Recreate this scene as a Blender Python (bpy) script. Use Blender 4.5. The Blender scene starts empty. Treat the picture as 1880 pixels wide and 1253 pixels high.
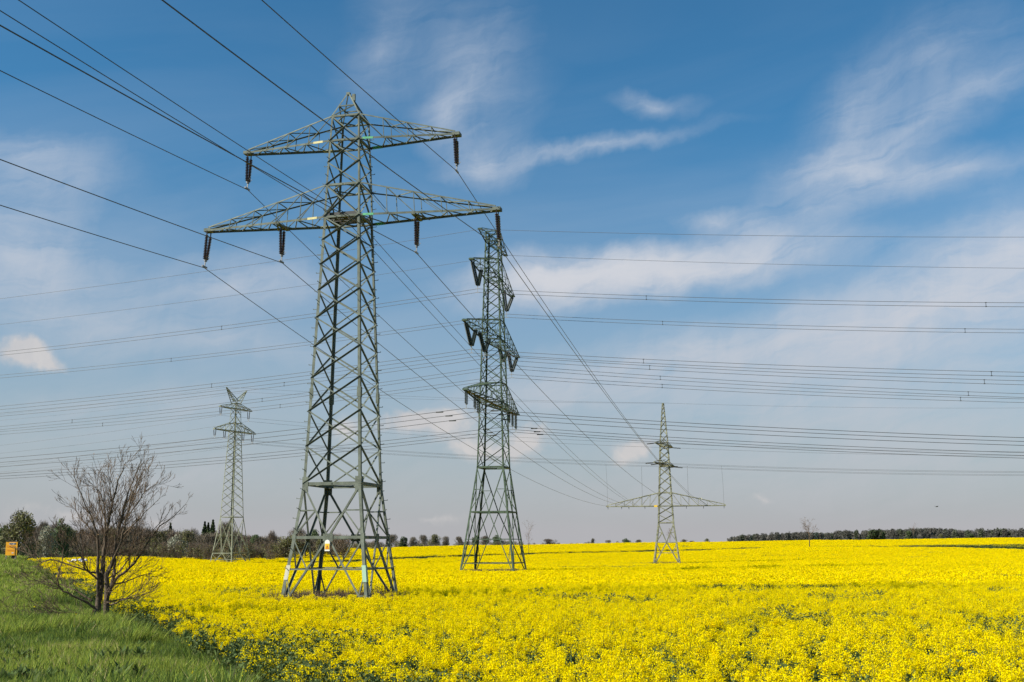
import bpy, math, random
import numpy as np
from mathutils import Vector, Matrix
R = math.radians
SC = bpy.context.scene
COL = SC.collection
CZ = 3.7                                   # eye height above the field datum

# ------------------------------------------------------------------ camera
PITCH, ROLL, FPX = R(9.26201), R(-0.22037), 2034.097
cam_d = bpy.data.cameras.new('camera')
cam = bpy.data.objects.new('camera', cam_d)
COL.objects.link(cam)
cam_d.sensor_width = 36.0
cam_d.lens = FPX / 1880 * 36
cam_d.shift_y = 46.525 / 1880
cam_d.clip_end = 12000
cam.matrix_world = Matrix.Translation((0, 0, CZ)) @ Matrix.Rotation(math.pi / 2 + PITCH, 4, 'X') @ Matrix.Rotation(ROLL, 4, 'Z')
SC.camera = cam
SC.view_settings.view_transform = 'Standard'
SC.view_settings.look = 'None'
EXPO = 0.64
SC.view_settings.exposure = EXPO
SC.view_settings.gamma = 1.0
SC.view_settings.use_curve_mapping = False

# ------------------------------------------------------------------ sun and sky
SUN_AZ, SUN_EL = -112.0, 36.0
sun_d = bpy.data.lights.new('sun', 'SUN')
sun_d.energy = 5.0
sun_d.angle = R(0.5)
sun_d.color = (1.0, 0.93, 0.82)
sun = bpy.data.objects.new('sun', sun_d)
COL.objects.link(sun)
to_sun = Vector((math.sin(R(SUN_AZ)) * math.cos(R(SUN_EL)), math.cos(R(SUN_AZ)) * math.cos(R(SUN_EL)), math.sin(R(SUN_EL))))
sun.rotation_euler = to_sun.to_track_quat('Z', 'Y').to_euler()
sun.location = (-60, -30, 80)

world = bpy.data.worlds.new('World')
SC.world = world
world.use_nodes = True
WN, WL = world.node_tree.nodes, world.node_tree.links
SKY_STRENGTH = 0.066
bg = WN['Background']
bg.inputs[1].default_value = SKY_STRENGTH


def pix_dir(px, py):
    a, b = px - 940, py - 626.5 - 46.525
    cr, sr = math.cos(ROLL), math.sin(ROLL)
    u, v = a * cr + b * sr, -a * sr + b * cr
    yc, xc = -v / FPX, u / FPX
    return (xc, math.cos(PITCH) - yc * math.sin(PITCH), math.sin(PITCH) + yc * math.cos(PITCH))


def at(px, py, d):
    x, y, z = pix_dir(px, py)
    return Vector((x * d / y, d, z * d / y + CZ))


def azel(px, py):
    x, y, z = pix_dir(px, py)
    n = math.sqrt(x * x + y * y + z * z)
    return math.atan2(x, y), math.asin(z / n)


def wmath(op, a, b=None, c=None, clamp=False):
    n = WN.new('ShaderNodeMath')
    n.operation = op
    n.use_clamp = clamp
    for i, s in enumerate((a, b, c)):
        if s is None:
            continue
        if isinstance(s, (int, float)):
            n.inputs[i].default_value = s
        else:
            WL.new(s, n.inputs[i])
    return n.outputs[0]


def build_sky():
    sky = WN.new('ShaderNodeTexSky')
    sky.sky_type = 'NISHITA'
    sky.sun_disc = False
    sky.sun_elevation = R(SUN_EL)
    sky.sun_rotation = R(SUN_AZ)
    sky.air_density = 1.0
    sky.dust_density = 0.6
    sky.ozone_density = 2.2
    tc = WN.new('ShaderNodeTexCoord')
    sep = WN.new('ShaderNodeSeparateXYZ')
    WL.new(tc.outputs['Generated'], sep.inputs[0])
    X, Y, Z = sep.outputs
    az = wmath('ARCTAN2', X, Y)
    el = wmath('ARCSINE', Z)
    comb = WN.new('ShaderNodeCombineXYZ')
    WL.new(az, comb.inputs[0])
    WL.new(el, comb.inputs[1])
    ang = comb.outputs[0]

    def noise(vec, scale, detail, rough, mapping=None, dist=0.0):
        if mapping:
            m = WN.new('ShaderNodeMapping')
            m.vector_type = 'TEXTURE'
            WL.new(vec, m.inputs[0])
            m.inputs['Rotation'].default_value = (0, 0, R(mapping[2]))
            m.inputs['Scale'].default_value = (mapping[0], mapping[1], 1)
            vec = m.outputs[0]
        n = WN.new('ShaderNodeTexNoise')
        WL.new(vec, n.inputs['Vector'])
        n.inputs['Scale'].default_value = scale
        n.inputs['Detail'].default_value = detail
        n.inputs['Roughness'].default_value = rough
        n.inputs['Distortion'].default_value = dist
        return n

    # ragged outlines: the cloud positions are warped by two octaves of turbulence
    w1 = noise(ang, 9, 5, 0.6)
    sub = WN.new('ShaderNodeVectorMath')
    sub.operation = 'SUBTRACT'
    WL.new(w1.outputs['Color'], sub.inputs[0])
    sub.inputs[1].default_value = (0.5, 0.5, 0.5)
    sca = WN.new('ShaderNodeVectorMath')
    sca.operation = 'SCALE'
    WL.new(sub.outputs[0], sca.inputs[0])
    sca.inputs['Scale'].default_value = 0.05
    add = WN.new('ShaderNodeVectorMath')
    WL.new(ang, add.inputs[0])
    WL.new(sca.outputs[0], add.inputs[1])
    warped = add.outputs[0]

    def blobs(items, vec):
        tot = None
        for (px, py, sx, sy, rot, amp) in items:
            a, e = azel(px, py)
            m = WN.new('ShaderNodeMapping')
            m.vector_type = 'TEXTURE'
            WL.new(vec, m.inputs[0])
            m.inputs['Location'].default_value = (a, e, 0)
            m.inputs['Rotation'].default_value = (0, 0, R(rot))
            m.inputs['Scale'].default_value = (sx / 2061 * 2.0, sy / 2061 * 2.0, 1)
            g = WN.new('ShaderNodeTexGradient')
            g.gradient_type = 'QUADRATIC_SPHERE'
            WL.new(m.outputs[0], g.inputs[0])
            tot = wmath('MULTIPLY', g.outputs['Fac'], amp) if tot is None else wmath('MULTIPLY_ADD', g.outputs['Fac'], amp, tot)
        return tot

    cirrus = blobs(CIRRUS, warped)
    fibre = noise(warped, 1.0, 9, 0.62, (0.09, 0.020, 12), 0.5)
    fibre2 = noise(warped, 1.0, 8, 0.6, (0.035, 0.11, -12), 0.5)
    fb = wmath('ADD', wmath('MULTIPLY', fibre.outputs['Fac'], 0.65), wmath('MULTIPLY', fibre2.outputs['Fac'], 0.35))
    tex = wmath('MULTIPLY_ADD', wmath('SUBTRACT', fb, 0.34), 2.7, 0.28, True)
    thick = wmath('MULTIPLY', cirrus, tex)
    cm = wmath('SUBTRACT', 1.0, wmath('POWER', 2.718, wmath('MULTIPLY', thick, -1.25)), clamp=True)
    # thin veil over everything, thicker low down
    veil_n = noise(ang, 1.0, 7, 0.55, (0.45, 0.10, 8), 0.6)
    lowness = wmath('SUBTRACT', 1.0, wmath('DIVIDE', el, R(30)), clamp=True)
    veil = wmath('MULTIPLY', wmath('MULTIPLY_ADD', wmath('SUBTRACT', veil_n.outputs['Fac'], 0.45), 2.6, 0.12, True), wmath('MULTIPLY', wmath('POWER', lowness, 1.3), 0.5))
    cm = wmath('MAXIMUM', cm, veil)
    cm = wmath('MULTIPLY', cm, 0.95)

    cumul = blobs(CUMULUS, warped)
    puff = noise(ang, 30, 9, 0.62, None, 0.3)
    cu = wmath('MULTIPLY_ADD', wmath('ADD', cumul, wmath('MULTIPLY', wmath('SUBTRACT', puff.outputs['Fac'], 0.56), 1.8)), 1.5, 0.0, True)
    cu = wmath('MULTIPLY', cu, wmath('MULTIPLY', cumul, 3.0, clamp=True))
    cu = wmath('MULTIPLY', cu, 0.8)

    k = 1.0 / SKY_STRENGTH / 2 ** EXPO

    def mixc(fac, a, b):
        m = WN.new('ShaderNodeMix')
        m.data_type = 'RGBA'
        if isinstance(fac, (int, float)):
            m.inputs[0].default_value = fac
        else:
            WL.new(fac, m.inputs[0])
        for s, i in ((a, 6), (b, 7)):
            if isinstance(s, tuple):
                m.inputs[i].default_value = (*s, 1)
            else:
                WL.new(s, m.inputs[i])
        return m.outputs[2]

    tint = WN.new('ShaderNodeMix')
    tint.data_type = 'RGBA'
    tint.blend_type = 'MULTIPLY'
    tint.inputs[0].default_value = 1.0
    WL.new(sky.outputs[0], tint.inputs[6])
    tint.inputs[7].default_value = (*SKY_TINT, 1)
    # low haze bank
    hz = wmath('POWER', wmath('SUBTRACT', 1.0, wmath('DIVIDE', wmath('ABSOLUTE', el), R(22)), clamp=True), 1.6)
    c = mixc(wmath('MULTIPLY', hz, 1.06, clamp=True), tint.outputs[2], tuple(v * k for v in HAZE_COL))
    warm = wmath('SUBTRACT', 1.0, wmath('DIVIDE', el, R(26)), clamp=True)
    ccol = mixc(warm, tuple(v * k for v in CIRRUS_HI), tuple(v * k for v in CIRRUS_LO))
    c = mixc(cm, c, ccol)
    c = mixc(cu, c, mixc(wmath('MULTIPLY', puff.outputs['Fac'], 1.0), tuple(v * k for v in (0.46, 0.46, 0.50)), tuple(v * k for v in (0.80, 0.74, 0.69))))
    WL.new(c, bg.inputs[0])


SKY_TINT = (0.43, 0.98, 1.18)
HAZE_COL = (0.440, 0.440, 0.460)
CIRRUS_HI = (0.80, 0.82, 0.86)
CIRRUS_LO = (0.52, 0.51, 0.55)
# centre x, y, half-sizes, tilt, density
CIRRUS = [
    (870, 150, 105, 125, 15, 0.40), (812, 212, 50, 34, 25, 0.6), (888, 292, 75, 40, 0, 0.6), (700, 90, 60, 120, -15, 0.28),
    (1090, 268, 190, 13, 7, 0.62), (1205, 190, 75, 18, -6, 0.5),
    (1690, 230, 240, 36, 20, 0.55), (1600, 322, 150, 44, -6, 0.72), (1560, 240, 70, 100, -20, 0.55), (1740, 312, 160, 26, 4, 0.45), (1720, 110, 140, 70, 10, 0.3),
    (1140, 500, 250, 38, 7, 2.3), (1000, 514, 110, 46, 5, 2.0), (1230, 488, 180, 32, 5, 1.2), (1380, 478, 220, 40, 2, 0.8), (1310, 400, 70, 18, -12, 0.6), (1480, 390, 140, 34, 5, 0.35),
    (1760, 530, 260, 70, 18, 1.0), (1850, 460, 120, 70, 25, 0.9), (1560, 640, 420, 60, 4, 0.8), (1250, 650, 240, 50, 10, 0.6), (1650, 580, 260, 60, 8, 0.7),
    (1020, 720, 280, 60, 12, 0.65), (1500, 740, 460, 70, 2, 0.7), (1650, 830, 420, 80, 0, 0.7), (1150, 900, 420, 50, 0, 0.4),
    (60, 480, 140, 70, -6, 0.85), (440, 520, 160, 54, 4, 0.9), (80, 340, 130, 70, 10, 0.5), (60, 280, 90, 40, 0, 0.3), (150, 600, 220, 60, 0, 0.6), (250, 750, 320, 46, 4, 0.65), (480, 640, 200, 40, -4, 0.5), (300, 860, 420, 60, 2, 0.5),
    (-250, 500, 220, 80, 5, 0.8), (2200, 500, 260, 90, 15, 0.9), (2300, 250, 250, 60, 20, 0.6), (-300, 200, 200, 90, -10, 0.4),
]
CUMULUS = [
    (5, 650, 46, 22, 0, 0.8), (44, 632, 34, 20, 10, 0.75), (72, 652, 44, 18, -15, 0.65), (104, 662, 30, 12, -20, 0.5), (760, 784, 50, 20, 5, 1.1), (815, 780, 50, 22, -5, 1.25), (735, 775, 30, 20, 0, 0.6), (880, 826, 90, 24, -4, 0.95),
    (1158, 832, 36, 18, 10, 0.9), (1188, 824, 26, 18, 0, 0.8), (960, 820, 40, 26, 0, 0.75), (990, 802, 30, 22, 0, 0.7), (110, 945, 80, 18, 0, 0.5), (310, 945, 40, 12, 0, 0.4), (1400, 920, 30, 10, 0, 0.45), (800, 952, 70, 10, 0, 0.4),
    (640, 790, 60, 30, 0, 0.5), (2100, 850, 90, 30, 0, 0.8), (-150, 760, 90, 34, 0, 0.8),
]
build_sky()

# ------------------------------------------------------------------ helpers


def mat(name, col, rough=0.7, metal=0.0, var=0.0, scale=8.0, col2=None, bump=0.0, trans=0.0, island=0.0, spec=0.5, coord='Object'):
    m = bpy.data.materials.new(name)
    m.use_nodes = True
    nt = m.node_tree
    N, L = nt.nodes, nt.links
    b = N['Principled BSDF']
    b.inputs['Roughness'].default_value = rough
    b.inputs['Metallic'].default_value = metal
    b.inputs['Specular IOR Level'].default_value = spec
    b.inputs['Base Color'].default_value = (*col, 1)
    csock = None
    if var or col2 or bump:
        tc = N.new('ShaderNodeTexCoord')
        n = N.new('ShaderNodeTexNoise')
        n.inputs['Scale'].default_value = scale
        n.inputs['Detail'].default_value = 6
        n.inputs['Roughness'].default_value = 0.65
        L.new(tc.outputs[coord], n.inputs['Vector'])
        cr = N.new('ShaderNodeValToRGB')
        cr.color_ramp.elements[0].position = 0.34
        cr.color_ramp.elements[1].position = 0.66
        c2 = col2 or tuple(min(1, c * (1 + var)) for c in col)
        c1 = col if col2 else tuple(c * (1 - var) for c in col)
        cr.color_ramp.elements[0].color = (*c1, 1)
        cr.color_ramp.elements[1].color = (*c2, 1)
        L.new(n.outputs['Fac'], cr.inputs[0])
        csock = cr.outputs[0]
        if bump:
            bp = N.new('ShaderNodeBump')
            bp.inputs['Strength'].default_value = bump
            L.new(n.outputs['Fac'], bp.inputs['Height'])
            L.new(bp.outputs[0], b.inputs['Normal'])
    if island:
        g = N.new('ShaderNodeNewGeometry')
        hsv = N.new('ShaderNodeHueSaturation')
        mr = N.new('ShaderNodeMapRange')
        mr.inputs['To Min'].default_value = 1 - island
        mr.inputs['To Max'].default_value = 1 + island
        L.new(g.outputs['Random Per Island'], mr.inputs['Value'])
        L.new(mr.outputs[0], hsv.inputs['Value'])
        mh = N.new('ShaderNodeMapRange')
        mh.inputs['To Min'].default_value = 0.5 - 0.03 * island
        mh.inputs['To Max'].default_value = 0.5 + 0.03 * island
        L.new(g.outputs['Random Per Island'], mh.inputs['Value'])
        L.new(mh.outputs[0], hsv.inputs['Hue'])
        if csock:
            L.new(csock, hsv.inputs['Color'])
        else:
            hsv.inputs['Color'].default_value = (*col, 1)
        csock = hsv.outputs[0]
    if csock:
        L.new(csock, b.inputs['Base Color'])
    if trans:
        t = N.new('ShaderNodeBsdfTranslucent')
        if csock:
            L.new(csock, t.inputs['Color'])
        else:
            t.inputs['Color'].default_value = (*col, 1)
        mx = N.new('ShaderNodeMixShader')
        mx.inputs[0].default_value = trans
        L.new(b.outputs[0], mx.inputs[1])
        L.new(t.outputs[0], mx.inputs[2])
        L.new(mx.outputs[0], N['Material Output'].inputs[0])
    return m


class MB:
    """collects beams, tubes, boxes and loose quads into one mesh"""

    def __init__(self):
        self.v, self.f, self.m = [], [], []

    def add(self, vs, fs, mi=0):
        o = len(self.v)
        self.v += [tuple(p) for p in vs]
        self.f += [tuple(i + o for i in f) for f in fs]
        self.m += [mi] * len(fs)

    def box(self, c, ax, ay, az, mi=0):
        c, ax, ay, az = Vector(c), Vector(ax), Vector(ay), Vector(az)
        vs = [c + sx * ax + sy * ay + sz * az for sx in (-1, 1) for sy in (-1, 1) for sz in (-1, 1)]
        self.add(vs, [(0, 1, 3, 2), (4, 6, 7, 5), (0, 4, 5, 1), (2, 3, 7, 6), (0, 2, 6, 4), (1, 5, 7, 3)], mi)

    def beam(self, p, q, w, h=None, up=(0, 0, 1), mi=0):
        p, q = Vector(p), Vector(q)
        d = q - p
        L = d.length
        if L < 1e-6:
            return
        d /= L
        up = Vector(up)
        if abs(d.dot(up)) > 0.98 * up.length:
            up = Vector((1, 0, 0)) if abs(d.x) < 0.9 else Vector((0, 1, 0))
        s = d.cross(up).normalized()
        t = s.cross(d)
        self.box((p + q) / 2, d * L / 2, s * (w / 2), t * ((h or w) / 2), mi)

    def angle(self, p, q, w, n, flip=1, th=None, mi=0):
        """rolled steel angle: one flange flat in the face with normal n, one flange standing inwards"""
        p, q, n = Vector(p), Vector(q), Vector(n)
        d = q - p
        L = d.length
        if L < 1e-6:
            return
        d /= L
        n = (n - d * n.dot(d)).normalized()
        s = d.cross(n) * flip
        th = th or max(0.012, w * 0.12)
        c = (p + q) / 2
        self.box(c, d * L / 2, s * (w / 2), n * (th / 2), mi)
        self.box(c + s * (w / 2 - th / 2) - n * (w / 2 + th / 2), d * L / 2, s * (th / 2), n * (w / 2), mi)

    def tube(self, pts, radii, sides=6, mi=0, cap=True):
        pts = [Vector(p) for p in pts]
        n = len(pts)
        if not hasattr(radii, '__len__'):
            radii = [radii] * n
        vs, fs = [], []
        ref = None
        for i in range(n):
            d = (pts[min(i + 1, n - 1)] - pts[max(i - 1, 0)])
            d = d.normalized() if d.length > 1e-9 else Vector((0, 0, 1))
            if ref is None:
                ref = d.orthogonal().normalized()
            ref = (ref - d * ref.dot(d))
            ref = ref.normalized() if ref.length > 1e-6 else d.orthogonal().normalized()
            b = d.cross(ref)
            for k in range(sides):
                a = 2 * math.pi * k / sides
                vs.append(pts[i] + (ref * math.cos(a) + b * math.sin(a)) * radii[i])
        for i in range(n - 1):
            for k in range(sides):
                k2 = (k + 1) % sides
                fs.append((i * sides + k, i * sides + k2, (i + 1) * sides + k2, (i + 1) * sides + k))
        if cap:
            fs.append(tuple(range(sides))[::-1])
            fs.append(tuple((n - 1) * sides + k for k in range(sides)))
        self.add(vs, fs, mi)

    def lathe(self, p, q, prof, sides=10, mi=0):
        """prof: list of (t, r) along p-q"""
        p, q = Vector(p), Vector(q)
        pts = [p.lerp(q, t) for t, r in prof]
        d = (q - p).normalized()
        ref = d.orthogonal().normalized()
        b = d.cross(ref)
        vs, fs = [], []
        for pt, (t, r) in zip(pts, prof):
            for k in range(sides):
                a = 2 * math.pi * k / sides
                vs.append(pt + (ref * math.cos(a) + b * math.sin(a)) * r)
        for i in range(len(prof) - 1):
            for k in range(sides):
                k2 = (k + 1) % sides
                fs.append((i * sides + k, i * sides + k2, (i + 1) * sides + k2, (i + 1) * sides + k))
        self.add(vs, fs, mi)

    def quad(self, a, b, c, d, mi=0):
        self.add((a, b, c, d), ((0, 1, 2, 3),), mi)

    def build(self, name, mats, parent=None, smooth=False, link=True):
        me = bpy.data.meshes.new(name)
        me.from_pydata(self.v, [], self.f)
        mats = mats if isinstance(mats, (list, tuple)) else [mats]
        for m in mats:
            me.materials.append(m)
        if len(mats) > 1:
            me.polygons.foreach_set('material_index', self.m)
        if smooth:
            me.polygons.foreach_set('use_smooth', [True] * len(me.polygons))
        me.update()
        o = bpy.data.objects.new(name, me)
        if link:
            COL.objects.link(o)
        if parent:
            o.parent = parent
        return o


def tag(o, label=None, cat=None, group=None, kind=None):
    if label:
        o['label'] = label
    if cat:
        o['category'] = cat
    if group:
        o['group'] = group
    if kind:
        o['kind'] = kind
    return o


def empty(name, loc, rz=0.0):
    o = bpy.data.objects.new(name, None)
    COL.objects.link(o)
    o.location = loc
    o.rotation_euler = (0, 0, rz)
    o.empty_display_size = 0.5
    return o


def np_mesh(name, V, F, mats, mi=None):
    """quads from numpy arrays"""
    me = bpy.data.meshes.new(name)
    nv, nf = len(V), len(F)
    me.vertices.add(nv)
    me.vertices.foreach_set('co', np.asarray(V, np.float32).ravel())
    me.loops.add(nf * 4)
    me.loops.foreach_set('vertex_index', np.asarray(F, np.int32).ravel())
    me.polygons.add(nf)
    me.polygons.foreach_set('loop_start', np.arange(0, nf * 4, 4, dtype=np.int32))
    for m in mats:
        me.materials.append(m)
    if mi is not None:
        me.polygons.foreach_set('material_index', np.asarray(mi, np.int32))
    me.update(calc_edges=True)
    me.validate()
    return me


# ------------------------------------------------------------------ terrain
COLS = np.array([-300, 45, 200, 450, 650, 900, 1225, 1550, 1880, 2300], float)
ROWS = np.array([10, 20, 40, 61, 100, 156, 220, 260, 350, 450, 700, 1500, 4000], float)
TOPZ = np.array([   # height of the flowering crop relative to the eye, by bearing and distance
    [-2.4] * 10, [-2.45] * 10, [-2.42] * 10, [-2.42] * 10,
    [-2.2, -2.2, -2.3, -2.6, -2.75, -2.75, -2.8, -2.75, -2.7, -2.7],
    [-1.4, -1.4, -2.0, -2.7, -3.0, -3.18, -3.2, -3.0, -2.9, -2.8],
    [-1.6, -1.6, -1.7, -2.95, -3.3, -3.4, -3.5, -3.1, -2.7, -2.5],
    [-1.6, -1.6, -1.85, -3.1, -3.3, -3.4, -3.55, -3.0, -2.2, -2.0],
    [-1.6, -1.6, -1.9, -.72, -1.9, -2.0, -1.7, -.5, .1, .3],
    [-1.6, -1.6, -1.6, -.6, -.06, .8, 1.66, 2.3, 2.95, 3.4],
    [-1.4, -1.4, -1.3, -.5, 0, .8, 1.7, 2.2, 2.6, 3.0],
    [-.5] * 4 + [-.5, -.5, 0, 0, 0, 0], [-2] * 10])
CROP_H = 1.2


def edge_x(y):                       # left border of the rape field, a straight line on the ground
    return -0.475 * (y - 20) - 3.0


def topz(x, y):
    x, y = np.asarray(x, float), np.asarray(y, float)
    yy = np.clip(y, 10, 3990)
    px = np.clip(940 + 2061 * x / yy, COLS[0], COLS[-1])
    ci = np.clip(np.searchsorted(COLS, px) - 1, 0, len(COLS) - 2)
    tc = (px - COLS[ci]) / (COLS[ci + 1] - COLS[ci])
    tc = tc * tc * (3 - 2 * tc)
    ly = np.log(yy)
    LR = np.log(ROWS)
    ri = np.clip(np.searchsorted(LR, ly) - 1, 0, len(ROWS) - 2)
    tr = (ly - LR[ri]) / (LR[ri + 1] - LR[ri])
    tr = tr * tr * (3 - 2 * tr) * 0.5 + tr * 0.5
    a = TOPZ[ri, ci] * (1 - tc) + TOPZ[ri, ci + 1] * tc
    b = TOPZ[ri + 1, ci] * (1 - tc) + TOPZ[ri + 1, ci + 1] * tc
    z = a * (1 - tr) + b * tr
    # low banks: where a tramline track and a bare strip cross the rising ground
    for PX, DD, AMP, FADE in BANKS:
        dd = np.interp(px, PX, DD)
        am = np.interp(px, PX, AMP, left=0, right=0)
        s = np.clip((yy - dd) / 4.0, 0, 1)
        s = s * s * (3 - 2 * s)
        f = np.clip(1 - (yy - dd - 4) / FADE, 0, 1)
        z = z + am * s * f
    return z


BANKS = [
    ([440, 470, 700, 1000, 1230, 1400], [226, 230, 285, 345, 365, 375], [0, .35, .5, .5, .35, 0], 60.0),
    ([1490, 1560, 1700, 1880, 2300], [372, 365, 345, 315, 300], [0, .15, .45, .8, .8], 70.0),
]


def smooth01(t):
    t = np.clip(t, 0, 1)
    return t * t * (3 - 2 * t)


def ground(x, y):
    """world height of the soil"""
    x, y = np.asarray(x, float), np.asarray(y, float)
    zf = topz(x, y) - CROP_H
    zv = np.interp(y, [0, 10, 21, 45, 70, 100, 130, 160, 250, 400], [-2.4, -2.45, -2.7, -3.05, -2.75, -1.9, -1.4, -1.3, -2.6, -2.9])
    zv = zv - 0.35 * np.exp(-((x + 12.0) / 1.3) ** 2 - ((y - 33.0) / 2.0) ** 2) - 0.3 * np.exp(-((x + 9.6) / 1.2) ** 2 - ((y - 30.5) / 2.0) ** 2)
    zv = zv + 0.10 * np.sin(x * 0.9 + y * 0.31) * np.sin(y * 0.7 - x * 0.2) * np.clip(1 - y / 90, 0, 1)
    s = x - edge_x(y)
    b = smooth01((s + 3.2) / 3.6)
    far = smooth01((y - 170) / 60)
    b = np.maximum(b, far)
    return zv * (1 - b) + zf * b + CZ


def gz(x, y):
    return float(ground(x, y))


# ------------------------------------------------------------------ ground sheet
M_ground = bpy.data.materials.new('soil_and_turf')
M_ground.use_nodes = True


def ground_material(m):
    N, L = m.node_tree.nodes, m.node_tree.links
    b = N['Principled BSDF']
    b.inputs['Roughness'].default_value = 0.95
    b.inputs['Specular IOR Level'].default_value = 0.1
    at_ = N.new('ShaderNodeAttribute')
    at_.attribute_name = 'zone'
    sep = N.new('ShaderNodeSeparateColor')
    L.new(at_.outputs['Color'], sep.inputs[0])
    tc = N.new('ShaderNodeTexCoord')
    n = N.new('ShaderNodeTexNoise')
    n.inputs['Scale'].default_value = 1.7
    n.inputs['Detail'].default_value = 8
    n.inputs['Roughness'].default_value = 0.7
    L.new(tc.outputs['Object'], n.inputs['Vector'])

    def ramp(c1, c2):
        r = N.new('ShaderNodeValToRGB')
        r.color_ramp.elements[0].position = 0.35
        r.color_ramp.elements[1].position = 0.65
        r.color_ramp.elements[0].color = (*c1, 1)
        r.color_ramp.elements[1].color = (*c2, 1)
        L.new(n.outputs['Fac'], r.inputs[0])
        return r.outputs[0]

    def mix(f, a, b_):
        x = N.new('ShaderNodeMix')
        x.data_type = 'RGBA'
        L.new(f, x.inputs[0])
        L.new(a, x.inputs[6])
        L.new(b_, x.inputs[7])
        return x.outputs[2]
    soil = ramp((0.035, 0.040, 0.016), (0.060, 0.055, 0.028))
    turf = ramp((0.075, 0.095, 0.022), (0.12, 0.135, 0.035))
    bare = ramp((0.10, 0.075, 0.055), (0.16, 0.12, 0.09))
    wheat = ramp((0.030, 0.075, 0.018), (0.045, 0.095, 0.024))
    c = mix(sep.outputs[0], soil, turf)
    c = mix(sep.outputs[1], c, wheat)
    c = mix(sep.outputs[2], c, bare)
    L.new(c, b.inputs['Base Color'])
    bp = N.new('ShaderNodeBump')
    bp.inputs['Strength'].default_value = 0.6
    bp.inputs['Distance'].default_value = 0.2
    L.new(n.outputs['Fac'], bp.inputs['Height'])
    L.new(bp.outputs[0], b.inputs['Normal'])


ground_material(M_ground)
FAR_PX = [-300, 45, 200, 450, 560, 650, 2300]
FAR_D = [150, 160, 250, 340, 400, 450, 450]


def far_edge(px):
    return np.interp(px, FAR_PX, FAR_D)


def build_ground():
    tx = np.concatenate([np.linspace(-6, -1.2, 13)[:-1], np.linspace(-1.2, 1.2, 241), np.linspace(1.2, 6, 13)[1:]])
    ds = np.concatenate([np.array([0.5, 2, 4, 6, 8]), np.geomspace(9.5, 4200, 230)])
    D, T = np.meshgrid(ds, tx, indexing='ij')
    X, Y = T * D, D.copy()
    X[:, :] = T * np.maximum(D, 6)
    Z = ground(X, Y)
    nv, nu = D.shape
    # strip behind the camera so the sheet also lies under and behind the eye
    yb = np.array([-400, -60, -15, -4])
    Xb = np.tile(tx * 6, (4, 1)) * np.array([10, 4, 1.6, 1.0])[:, None]
    Yb = np.tile(yb[:, None], (1, nu))
    Zb = np.full_like(Xb, CZ - 2.35)
    X, Y, Z = np.vstack([Xb, X]), np.vstack([Yb, Y]), np.vstack([Zb, Z])
    nv += 4
    V = np.stack([X, Y, Z], -1).reshape(-1, 3)
    i = np.arange(nv - 1)[:, None] * nu + np.arange(nu - 1)[None, :]
    F = np.stack([i, i + 1, i + nu + 1, i + nu], -1).reshape(-1, 4)
    me = np_mesh('ground', V, F, [M_ground])
    me.polygons.foreach_set('use_smooth', [True] * len(me.polygons))
    x, y = V[:, 0], V[:, 1]
    px = 940 + 2061 * x / np.maximum(y, 6)
    verge = 1 - smooth01((x - edge_x(y) + 1.2) / 1.0)
    verge[y > 260] = 0
    fe = far_edge(px)
    wheat = ((y > fe - 2) & (px < 640)).astype(float) * (x > edge_x(y) - 2)
    wheat = np.maximum(wheat, (y > 600))
    dd = np.interp(px, BANKS[1][0], BANKS[1][1])
    bare = ((y > dd - 15) & (y < dd + 5) & (px > 1580)).astype(float)
    col = np.zeros((len(V), 4), np.float32)
    col[:, 0], col[:, 1], col[:, 2], col[:, 3] = verge, wheat, bare, 1
    ca = me.color_attributes.new('zone', 'FLOAT_COLOR', 'POINT')
    ca.data.foreach_set('color', col.ravel())
    o = bpy.data.objects.new('ground', me)
    COL.objects.link(o)
    tag(o, kind='structure')


build_ground()

M_asphalt = mat('asphalt', (0.085, 0.083, 0.08), 0.9, var=0.25, scale=3, bump=0.2)
M_line = mat('road_paint', (0.7, 0.7, 0.68), 0.7, var=0.1, scale=6)


def build_road():
    b, ln = MB(), MB()
    ys = np.linspace(14, 260, 90)
    prev = None
    for y in ys:
        xe = edge_x(y) - 13.2
        zc = gz(xe, y) + 0.06
        row = []
        for off, dz in ((-3.2, -0.35), (-2.9, 0), (0, 0.04), (2.9, 0), (3.2, -0.35)):
            row.append(Vector((xe + off * 0.90, y + off * 0.43, zc + dz)))
        if prev:
            for a in range(4):
                b.quad(prev[a], prev[a + 1], row[a + 1], row[a])
            for fr in (0.06, 0.94):
                p0, p1 = prev[1].lerp(prev[3], fr), row[1].lerp(row[3], fr)
                s = Vector((0.055, 0.026, 0))
                up = Vector((0, 0, 0.012))
                ln.quad(p0 - s + up, p0 + s + up, p1 + s + up, p1 - s + up)
        prev = row
    r = tag(b.build('road', M_asphalt), kind='structure')
    ln.build('edge_line', M_line, r)


build_road()

# ------------------------------------------------------------------ steel pylons


def steel(name, col, var=0.3):
    return mat(name, col, 0.7, 0.0, var, 2.2, spec=0.2)


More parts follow.
